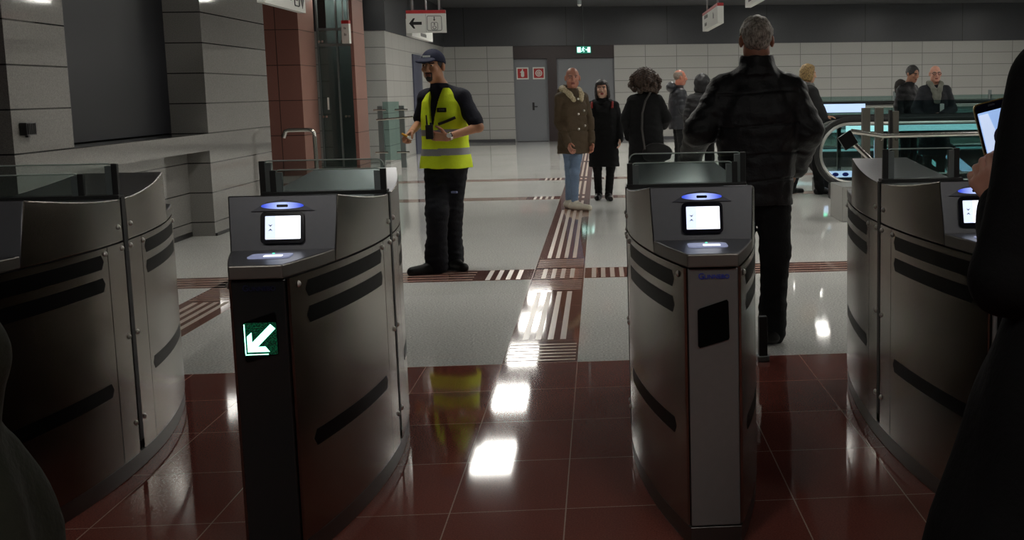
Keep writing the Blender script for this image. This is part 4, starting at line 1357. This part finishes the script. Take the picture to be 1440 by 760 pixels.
# wrist watch
w0, e0 = c['j']['wriL'], c['j']['elbL']
m_ = w0 + (e0 - w0) * .10; ax = _n(e0 - w0)
bm = B(); cyl(bm, Vector(m_ - ax * .011 + c['base']), Vector(m_ + ax * .011 + c['base']), .034, n=20); wt = obj('watch_band', bm, M['chrome'], c['o'])
bm = B(); pw = Vector(m_ + c['base']) + Vector((.0, -.034, .008)); cyl(bm, pw, pw + Vector((0, -.008, .001)), .019, n=16); obj('watch_face', bm, M['white_sign'], wt)
pk = onto(c, 'trouser_mark', plain('pale_blue_mark', (120, 128, 170), .6), bp(-.125, .082, .655), ux, (0, 0, 1), rrect(.05, .016, .004, 2), .02)
# the radio in the left hand, the small thing in the right
rt = empty('walkie_talkie', (-1.155, 9.865, 1.10), 'black walkie-talkie held at the chest by the person in the yellow vest', 'radio')
rbox('case', M['black'], rt, -1.185, -1.128, 9.838, 9.878, 1.085, 1.195, bev=.008)
bm = B(); tube(bm, [(-1.173, 9.858, 1.19), (-1.176, 9.858, 1.27)], [.008, .005], 8); obj('antenna', bm, M['rubber'], rt)
bm = B(); cyl(bm, (-1.143, 9.858, 1.19), (-1.143, 9.858, 1.212), .009); obj('knob', bm, M['rubber'], rt)
rbox('speaker_grille', M['rubber'], rt, -1.178, -1.135, 9.834, 9.839, 1.135, 1.18, bev=.002)
kt = empty('lighter', (-1.375, 10.07, 1.09), 'small yellow and white object pinched in the hand of the person in the vest', 'small object')
bm = B(); tube(bm, [(-1.395, 10.045, 1.125), (-1.350, 10.03, 1.10)], .0095, 8); obj('body', bm, plain('amber_plastic', (208, 150, 40), .4), kt)
bm = B(); tube(bm, [(-1.350, 10.03, 1.10), (-1.340, 10.027, 1.094)], .009, 8); obj('tip', bm, M['white_sign'], kt)

# --- bald person in a brown parka
c = human('person', 'bald person in a brown parka, blue jeans and white trainers', (-.17, 15.4), math.radians(214), 1.71, .007, (190, 132, 112), 'skin_ruddy', hairc=(120, 90, 78), headsc=1.05,
          hyaw=math.radians(184), hpitch=-.02, toes=(.1, .35), J=dict(wriR=(-.225, 15.10, .80), elbR=(-.335, 15.36, 1.06), wriL=(.045, 15.40, .80), elbL=(.03, 15.5, 1.08),
          ankleR=(-.25, 15.52, .085), ankleL=(-.17, 15.28, .085), kneeR=(-.22, 15.42, .5), kneeL=(-.16, 15.24, .49)))
brown = cloth('brown_parka', (78, 64, 47), .7, .35, 30)
coat(c, 'parka', brown, [(.70, 0, 0, .205, .175), (.9, 0, 0, .190, .155), (1.1, 0, 0, .180, .145), (1.28, 0, 0, .185, .145), (1.36, 0, -.01, .175, .12), (1.43, 0, -.012, .13, .09), (1.47, 0, -.012, .1, .08)], (.070, .060, .05), grooves=(.98, 1.16), quilt=(.16, .004))
cream = hairmat('cream_fur', (150, 135, 105), (222, 208, 172), 90)
F = Fld(); sR = c['s']
for sg in (-1, 1):
    F.chain([c['R'] @ (np.array(v) * sR) for v in ((0, -.12, 1.485), (sg * .085, -.085, 1.495), (sg * .108, -.01, 1.475), (sg * .085, .075, 1.43), (sg * .055, .125, 1.36))], [.036, .038, .038, .034, .026], .02)
garment(c, 'fur_hood_trim', F, cream, lambda p, d: d + .006 * wob(p, 120, 2))
F = Fld(); F.ell(c['R'] @ np.array((0, -.115, 1.42)), (.13, .075, .095), c['R'], .03); F.ell(c['R'] @ np.array((0, -.12, 1.36)), (.10, .06, .08), c['R'], .03)
garment(c, 'hood', F, brown, lambda p, d: d + .004 * wob(p, 40, 2))
button(c, [c['R'] @ np.array((x, y, z)) for x, y, z in ((.02, .165, 1.34), (-.055, .172, 1.20), (.03, .178, 1.16), (-.06, .178, 1.02), (.035, .182, .98))], M['screw'], .014)
trousers(c, cloth('light_blue_jeans', (112, 132, 158), .8, .3, 60, .15), .084, .062, .044, low=.05)
whs = cloth('white_trainer', (214, 208, 192), .6, .15)
shoes(c, whs, cloth('pale_sole', (196, 188, 170), .6), L=.225, fat=1.1)

# --- person with black bobbed hair
c = human('person', 'person with black bobbed hair and a long black coat beside the bald person', (.2, 16.6), math.radians(176), 1.56, .007, (206, 164, 142), 'skin_pale', lipc=(150, 60, 62), hairc=(14, 13, 15), hroll=.06, headsc=1.07, toes=(.1, .25),
          J=dict(ankleR=(.12, 16.66, .08), ankleL=(.245, 16.5, .08)))
blk = cloth('black_wool_coat', (15, 15, 17), .85)
coat(c, 'long_coat', blk, [(.50, 0, 0, .225, .185), (.9, 0, 0, .21, .165), (1.1, 0, 0, .20, .15), (1.30, 0, 0, .215, .15), (1.40, 0, -.01, .19, .12), (1.47, 0, -.012, .12, .09)], (.076, .066, .055), end=.99)
bob = hairmat('black_hair', (10, 9, 11), (66, 60, 62), 75)  # pale strands in the colour stand in for highlights on black hair
def bobx(F, P, HR, hs):
    for s in (-1, 1): F.ell(P(s * .082, -.005, -.06), (.026 * hs, .055 * hs, .105 * hs), HR, .02)
    F.ell(P(0, -.06, -.05), (.085 * hs, .055 * hs, .095 * hs), HR, .03)
    F.ell(P(0, .056, .085), (.066 * hs, .042 * hs, .034 * hs), HR, .02)
hair_cap(c, 'hair', bob, .018, lambda q: np.minimum(np.maximum(q[:, 1] - .045, -.125 - q[:, 2]), np.maximum(.060 - q[:, 2], q[:, 1] - .3)), bobx)
F = Fld()
for i in range(14):
    a0, a1 = [i / 14 * 2 * math.pi, (i + 1) / 14 * 2 * math.pi]
    pp = [c['R'] @ (np.array((.078 * math.cos(a), -.01 + .078 * math.sin(a), 1.44 - .02 * math.sin(a))) * c['s']) for a in (a0, a1)]
    F.cap(pp[0], pp[1], .036, .036, .02)
garment(c, 'black_scarf', F, blk, lambda p, d: d + .006 * wob(p, 45, 2))
redm = cloth('red_strap', (128, 36, 32), .7)
for sx in (-1, 1):
    bm = B(); tube(bm, [Vector(c['R'] @ (np.array((sx * .150, y, z)) * c['s']) + c['base']) for y, z in ((.05, 1.44), (.10, 1.415), (.128, 1.385), (.140, 1.36))], .016, 8)
    obj('shoulder_strap', bm, redm, c['o'])
trousers(c, cloth('black_trouser', (14, 14, 16), .8), .085, .064, .055)
shoes(c, cloth('black_boot', (18, 18, 18), .35, .1), L=.19, fat=1.05)

# --- person with big curly hair, from behind
c = human('person', 'person with big curly brown hair seen from behind, in a black coat', (.74, 16.0), math.radians(-12), 1.64, .008, (190, 150, 125), 'skin_pale2', J=dict(elbL=(-.25, -.02, 1.08), elbR=(.26, .03, 1.08), wriR=(.2, .16, .98)))
coat(c, 'long_coat', blk, [(.36, 0, 0, .26, .20), (.9, 0, 0, .235, .17), (1.1, 0, 0, .22, .155), (1.30, 0, 0, .22, .15), (1.40, 0, -.01, .19, .12), (1.47, 0, -.012, .12, .09)], (.085, .078, .06), end=.99)
curl = hairmat('curly_brown_hair', (26, 17, 13), (74, 52, 38), 70)
def curx(F, P, HR, hs):
    rnd = random.Random(5)
    for i in range(60):
        a, b = rnd.uniform(0, 6.28), rnd.uniform(-.8, 1.4)
        r = .178
        F.ell(P(r * 1.08 * math.cos(a) * math.cos(b), -.035 + r * math.sin(a) * math.cos(b) * .9, -.01 + r * .84 * math.sin(b)), (.042 * hs,) * 3, HR, .015)
F_h = hair_cap(c, 'curly_hair', curl, .09, lambda q: np.maximum(q[:, 1] - .075 + 0 * q[:, 0], -9), curx, .010, 110)
trousers(c, SK['black_trouser'], .085, .064, .055)
shoes(c, SK['black_boot'], L=.19)
hb = empty('shoulder_bag', (.86, 15.69, .56), 'black shoulder bag on a pale strap worn by the person with curly hair', 'bag')
F = Fld(); F.ell((0, 0, .10), (.19, .045, .12), rotz(-.15), .02); F.ell((0, 0, .04), (.17, .05, .06), rotz(-.15), .03)
o = mesh_field('bag_body', F, .008, cloth('black_leather', (15, 14, 15), .5, .1), hb, (.86, 15.69, .56), None, None, lambda p, d: d + .004 * wob(p, 30, 2))
bm = B(); tube(bm, [(.71, 15.69, .70), (.68, 15.74, .95), (.69, 15.78, 1.15), (.735, 15.81, 1.30), (.79, 15.84, 1.39), (.82, 15.93, 1.43)], .012, 8); obj('strap', bm, cloth('grey_strap', (70, 68, 66), .5, .1), hb)

# --- person in a dark puffer jacket, side on
c = human('person', 'grey-haired person in a dark puffer jacket standing sideways behind the curly-haired person', (1.42, 20.0), math.radians(-78), 1.74, .009, (186, 120, 98), 'skin_ruddy2', hairc=(120, 112, 104), hpitch=-.05, J=dict(elbR=(.22, .0, 1.12), wriR=(.20, .2, .98), elbL=(-.22, .0, 1.12), wriL=(-.2, .2, .98)))
puf = cloth('blue_black_puffer', (27, 29, 35), .42, .3, 24, .2, .5)
coat(c, 'puffer_jacket', puf, [(.82, 0, 0, .20, .165), (1.0, 0, 0, .21, .17), (1.25, 0, 0, .215, .165), (1.37, 0, -.01, .20, .13), (1.44, 0, -.012, .15, .1), (1.48, 0, -.012, .1, .08)], (.082, .072, .055), quilt=(.085, .005))
F = Fld(); F.ell(c['R'] @ np.array((0, -.12, 1.47)), (.12, .085, .085), c['R'], .03)
garment(c, 'hood', F, puf, lambda p, d: d + .004 * wob(p, 40, 2))
hair_cap(c, 'hair', hairmat('thin_grey_hair', (110, 96, 86), (150, 138, 126), 130), .004, lambda q: np.maximum(np.maximum(q[:, 1] - .02, -.05 - q[:, 2]), q[:, 2] - .085 + 0))
trousers(c, SK['black_trouser'], .09, .07, .06); shoes(c, SK['black_boot'])

# --- hooded person
c = human('person', 'person with a dark hood up, half hidden behind the walking man', (1.63, 18.0), math.radians(-8), 1.63, .009, (190, 150, 125), 'skin_pale2')
pufb = cloth('charcoal_puffer', (32, 32, 34), .5, .35, 24, .2, .4)
coat(c, 'hooded_jacket', pufb, [(.72, 0, 0, .215, .17), (1.0, 0, 0, .215, .165), (1.25, 0, 0, .22, .16), (1.37, 0, -.01, .20, .13), (1.44, 0, -.012, .15, .1), (1.48, 0, -.012, .1, .08)], (.08, .07, .055), quilt=(.09, .005))
F = Fld(); F.ell(c['P'](0, -.03, .015), (.118, .125, .128), c['HR'], .03); F.ell(c['P'](0, -.045, -.09), (.12, .10, .07), c['HR'], .04)
F.ell(c['P'](0, .13, -.01), (.07, .09, .10), c['HR'], .02, -1)
garment(c, 'hood', F, pufb, lambda p, d: d + .006 * wob(p, 36, 2))
trousers(c, SK['black_trouser'], .09, .07, .06); shoes(c, SK['black_boot'])

# --- the man walking away through the gate
c = human('person', 'grey-haired person in a black jacket walking away between the gates', (1.03, 7.0), math.radians(-2), 1.825, .007, (176, 122, 98), 'skin_tan', hairc=(90, 88, 84),
          J=dict(shoL=(-.185, -.01, 1.425), shoR=(.185, -.01, 1.425), elbL=(-.325, -.06, 1.21), wriL=(-.375, .17, 1.04), elbR=(.285, -.02, 1.20), wriR=(.24, .17, .98),
                 hipR=(.085, 0, .95), hipL=(-.09, 0, .95), kneeR=(.10, .03, .52), ankleR=(.075, -.03, .09), kneeL=(-.10, .12, .53), ankleL=(-.10, .20, .09)), hoff=(0, -.02, 0), toes=(.15, .1))
shell_ = cloth('black_shell_jacket', (25, 25, 27), .52, .3, 34, .15, .4)
def jk(p, d):
    q = p @ c['R']; z = p[:, 2]
    for g in (1.415, 1.235, 1.075, .93):
        d = d + .007 * np.exp(-((z - g - .01 * np.sin(q[:, 0] * 9)) / .006) ** 2) * (np.abs(q[:, 0]) < .23)
    side = np.clip((np.abs(q[:, 0]) - .17) / .08, 0, 1)
    d = d + .0035 * wob(p, 20, 3, (1, 1, 1.8)) + .0045 * side * wob(p + .25 * q[:, 0:1], 38, 4, (.7, .7, 1.5))
    return d + .004 * wob(p, 34, 6, (1.6, 1, .6)) * (1 - side)
F = Fld()
F.loft([(.79, 0, 0, .195, .150), (.93, 0, 0, .205, .155), (1.1, 0, 0, .225, .160), (1.30, 0, -.01, .240, .160), (1.41, 0, -.015, .215, .135), (1.48, 0, -.018, .15, .10), (1.545, 0, -.02, .085, .085)], c['R'], .05, e=2.4)
sleeves(c, F, .085, .080, .062, .98, .035)
collar(F, c, 1.49, .094, 0, .042)
garment(c, 'jacket', F, shell_, jk, vox=.006)
trousers(c, cloth('black_jeans', (16, 16, 18), .8), .105, .082, .066, bag=.006, wr=.004)
shoes(c, cloth('dark_trainer', (34, 33, 33), .5, .1), cloth('grey_sole', (70, 68, 66), .6), L=.2)
gh = hairmat('salt_pepper_hair', (88, 82, 74), (205, 196, 182), 90)
hair_cap(c, 'hair', gh, .013, lambda q: np.maximum(np.maximum(q[:, 1] - .06, np.where((np.abs(q[:, 0]) > .056) & (q[:, 1] > -.055), .030 - q[:, 2], -.085 - q[:, 2])), -9), None, .005, 90)

# --- blonde person stepping onto the escalator
c = human('person', 'blond person in a long dark grey coat stepping towards the escalator', (2.93, 16.75), math.radians(-72), 1.735, .007, (206, 160, 132), 'skin_fair', hairc=(120, 95, 60), hpitch=-.12,
          J=dict(elbR=(.22, .08, 1.13), wriR=(3.12, 16.52, 1.045), elbL=(-.22, .05, 1.12), kneeR=(.08, .10, .50), ankleR=(.06, .16, .085), kneeL=(-.09, -.06, .49), ankleL=(-.08, -.22, .10)),
          hands=dict(R=dict(d=(.9, -.1, .05), n=(0, 0, -1), curl=(.2, .3, .3))))
gco = cloth('dark_grey_coat', (38, 38, 39), .8)
coat(c, 'long_coat', gco, [(.62, 0, 0, .22, .19), (.9, 0, 0, .21, .17), (1.1, 0, 0, .20, .155), (1.28, 0, 0, .21, .155), (1.38, 0, -.01, .20, .13), (1.46, 0, -.012, .13, .09)], (.085, .078, .062))
F = Fld()
for i in range(12):
    a0, a1 = [i / 12 * 2 * math.pi, (i + 1) / 12 * 2 * math.pi]
    pp = [c['R'] @ np.array((.085 * math.cos(a), -.01 + .085 * math.sin(a), 1.475 - .02 * math.sin(a))) for a in (a0, a1)]
    F.cap(pp[0], pp[1], .026, .026, .02)
garment(c, 'scarf', F, cloth('grey_scarf', (112, 112, 110), .9), lambda p, d: d + .005 * wob(p, 50, 2))
bl = hairmat('blond_hair', (92, 72, 42), (186, 154, 100), 100)
def blx(F, P, HR, hs):
    F.ell(P(0, -.062, -.03), (.082 * hs, .06 * hs, .085 * hs), HR, .03)
    for s in (-1, 1): F.ell(P(s * .066, -.01, -.035), (.028 * hs, .055 * hs, .07 * hs), HR, .02)
hair_cap(c, 'hair', bl, .018, lambda q: np.maximum(np.maximum(q[:, 1] - .045 - .3 * np.maximum(0, q[:, 2] - .04), -.115 - q[:, 2]), -9), blx)
trousers(c, SK['black_trouser'], .09, .075, .068); shoes(c, SK['black_boot'], L=.2)

# --- two men behind the escalator glass
c = human('person', 'dark-haired person in a black hooded jacket, left of the two behind the glass', (4.77, 18.6), math.radians(-135), 1.74, .008, (170, 122, 98), 'skin_tan2', hairc=(28, 26, 26), hyaw=math.radians(-150), hpitch=-.22, hoff=(.03, -.05, -.01))
bj = cloth('black_hooded_jacket', (20, 20, 23), .6)
coat(c, 'jacket', bj, SECS_JACKET, (.078, .07, .055), wr=.008)
F = Fld(); F.ell(c['R'] @ np.array((0, -.13, 1.44)), (.13, .08, .10), c['R'], .03); F.ell(c['R'] @ np.array((0, -.15, 1.37)), (.10, .06, .09), c['R'], .03)
garment(c, 'hood', F, cloth('grey_brown_hood', (52, 48, 46), .8), lambda p, d: d + .005 * wob(p, 40, 2))
hair_cap(c, 'hair', hairmat('short_dark_hair', (22, 21, 22), (58, 56, 56), 130), .014, lambda q: np.maximum(np.maximum(q[:, 1] - .07, -.04 - q[:, 2] + np.maximum(0, q[:, 1] + .02) * .8), -9))
trousers(c, SK['black_trouser'], .09, .072, .06); shoes(c, SK['black_boot'])

c = human('person', 'bald person with glasses and a grey scarf, right of the two behind the glass', (4.97, 17.85), math.radians(178), 1.72, .007, (204, 150, 130), 'skin_pink', hairc=(150, 140, 132), hpitch=-.04,
          J=dict(elbL=(.28, -.0, 1.12) if 0 else (-.26, .0, 1.10), wriL=(-.06, .24, 1.02), elbR=(.27, .0, 1.10), wriR=(.16, .22, .95)), hands=dict(L=dict(d=(-.8, -.3, -.1), n=(0, .6, -.6), curl=(.5, .5, .4))))
dk = cloth('charcoal_overcoat', (36, 37, 42), .75)
coat(c, 'overcoat', dk, SECS_LONG, (.082, .074, .06), neck=False)
F = Fld()
for s in (-1, 1):
    F.chain([c['R'] @ np.array(v) for v in ((s * .085, -.05, 1.475), (s * .075, .06, 1.46), (s * .045, .125, 1.38), (s * .028, .15, 1.28), (s * .02, .155, 1.2))], [.03, .034, .034, .03, .026], .03)
F.chain([c['R'] @ np.array(v) for v in ((-.085, -.05, 1.475), (0, -.10, 1.48), (.085, -.05, 1.475))], [.03, .034, .03], .03)
garment(c, 'scarf', F, cloth('grey_green_scarf', (112, 113, 104), .9), lambda p, d: d + .005 * wob(p, 50, 2))
bm = B()
for s in (-1, 1):
    tube(bm, [hp(c, s * .034 + .026 * math.cos(a), .098 - .06 * abs(s * .034 + .026 * math.cos(a)) ** 1.2, .010 + .019 * math.sin(a)) for a in np.linspace(0, 2 * math.pi, 17)[:-1]], .0042, 6, closed=True)
    tube(bm, [hp(c, s * .060, .09, .014), hp(c, s * .079, .05, .014), hp(c, s * .084, -.01, .010)], .0035, 6)
tube(bm, [hp(c, -.009, .102, .014), hp(c, .009, .102, .014)], .0035, 6)
obj('glasses', bm, M['black'], c['o'])
onto(c, 'badge', M['led_blue'] if 0 else M['white_sign'], Vector(c['R'] @ np.array((-.07, .165, 1.12)) + c['base']), c['R'] @ np.array((-1., 0, 0)), (0, .05, 1), rrect(.06, .12, .006, 2), .004)
bm = B(); tube(bm, [Vector(c['R'] @ np.array(v) + c['base']) for v in ((-.08, .12, 1.38), (-.09, .16, 1.26), (-.07, .172, 1.18))], .006, 6); obj('lanyard', bm, M['ink'], c['o'])
hair_cap(c, 'hair', hairmat('white_fringe_hair', (130, 124, 118), (176, 170, 164), 130), .004, lambda q: np.maximum(np.maximum(q[:, 1] - .0, -.06 - q[:, 2]), q[:, 2] - .03))
trousers(c, SK['black_trouser'], .09, .072, .06); shoes(c, SK['black_boot'])

# --- person at the right edge photographing with a phone, from behind
c = human('person', 'person in a long black coat at the right edge holding up a phone', (1.30, 2.55), math.radians(4), 1.78, .0042, (196, 150, 132), 'skin_warm', hairc=(20, 18, 18),
          J=dict(elbL=(.985, 2.50, 1.045), wriL=(1.045, 2.72, 1.170), shoL=(1.09, 2.55, 1.44)), hands=dict(L=dict(d=(-.42, .25, .62), n=(.55, .55, .25), curl=(.7, .85, .6), thumb=.3)))
lb = cloth('black_long_coat', (8, 8, 9), .9, .2, spec=.15)
coat(c, 'long_coat', lb, [(.30, -.02, 0, .46, .30), (.5, -.02, 0, .42, .27), (.75, -.015, 0, .345, .24), (.95, -.01, 0, .285, .20), (1.15, 0, 0, .25, .17), (1.30, 0, 0, .25, .165), (1.42, 0, -.01, .22, .13), (1.49, 0, -.012, .13, .09)], (.092, .078, .056), end=.95, wf=12, wr=.008, st=(1.4, 1.4, .5))
hair_cap(c, 'hair', bob, .022, lambda q: np.maximum(q[:, 1] - .05, -9), bobx)
trousers(c, SK['black_trouser'], .09, .072, .06); shoes(c, SK['black_boot'])

# --- person at the left edge in an olive coat
c = human('person', 'person in a dark olive coat cut off by the left edge', (-1.04, 1.85), math.radians(3), 1.72, .008, (196, 150, 132), 'skin_warm2', hairc=(20, 18, 18), J=dict(elbR=(.265, -.06, 1.09), wriR=(.20, .02, .84)))
ol = cloth('dark_olive_coat', (26, 28, 18), .85, .5, 14, .35)
coat(c, 'olive_coat', ol, [(.42, 0, 0, .37, .26), (.62, 0, 0, .365, .25), (.8, 0, 0, .355, .23), (.95, 0, 0, .32, .19), (1.12, 0, 0, .23, .15), (1.28, 0, 0, .20, .14), (1.38, 0, -.01, .19, .12), (1.46, 0, -.012, .12, .09)], (.075, .085, .075), wf=16, wr=.012, st=(1.5, 1.5, .4))
hair_cap(c, 'hair', bob, .022, lambda q: np.maximum(q[:, 1] - .05, -9), bobx)
trousers(c, SK['black_trouser'], .09, .072, .06); shoes(c, SK['black_boot'])

# --- the phone
def phone():
    ctr = Vector((1.05, 2.78, 1.322))
    v = Vector((-.24, .10, 1.0)).normalized()          # up along the phone
    n = Vector((-.10, -1, .10)); n = (n - v * n.dot(v)).normalized()   # screen faces back to us
    u = v.cross(n).normalized()
    if u.x < 0: u = -u
    W_, H_ = .082, .168
    t = empty('phone', ctr - v * H_ / 2, 'phone with a gold edge and a lit picture, held up at the right', 'phone')
    gold = plain('gold_phone_edge', (186, 150, 84), .25, .9)
    bm = B(); prism(bm, rrect(W_, H_, .012, 5), ctr - n * .006, u, v, n, .008); obj('case', bm, gold, t)
    bm = B(); prism(bm, rrect(W_ - .005, H_ - .005, .010, 5), ctr + n * .002, u, v, n, .0015); obj('front_glass', bm, M['bezel'], t)
    sc = glow('phone_picture_blue', (150, 182, 232), .9)
    o = ctr + n * .0036
    bm = B(); prism(bm, rrect(W_ - .012, H_ - .045, .002, 2, 0, .001), o, u, v, n, .0006); s = obj('picture', bm, sc, t)
    def patch(name, mat, poly, k): 
        bm = B(); prism(bm, poly, o + n * (.0006 + .0004 * k), u, v, n, .0004); return obj(name, bm, mat, s)
    patch('picture_wall', glow('phone_picture_pale', (196, 212, 240), .95), [(-.033, -.058), (-.012, -.058), (-.005, .02), (-.012, .058), (-.033, .058)], 1)
    patch('picture_hair', glow('phone_picture_dark', (22, 20, 30), .6), [(a, b) for a, b in ellp(.024, .026, 20, .012, -.002)] , 2)
    patch('picture_face', glow('phone_picture_face', (196, 140, 140), .7), ellp(.014, .021, 18, .015, -.010), 3)
    patch('picture_coat', glow('phone_picture_coat', (16, 16, 26), .5), [(-.005, -.058), (.034, -.058), (.034, -.040), (.012, -.044)], 4)
    bm = B(); prism(bm, rrect(.016, .004, .0018, 3, .0, H_ / 2 - .009), o, u, v, n, .0006); obj('earpiece', bm, M['hood'], t)
    bm = B(); prism(bm, ellp(.004, .004, 12, .0, -H_ / 2 + .012), o, u, v, n, .0006); obj('home_button', bm, M['screen_pale'], t)
phone()
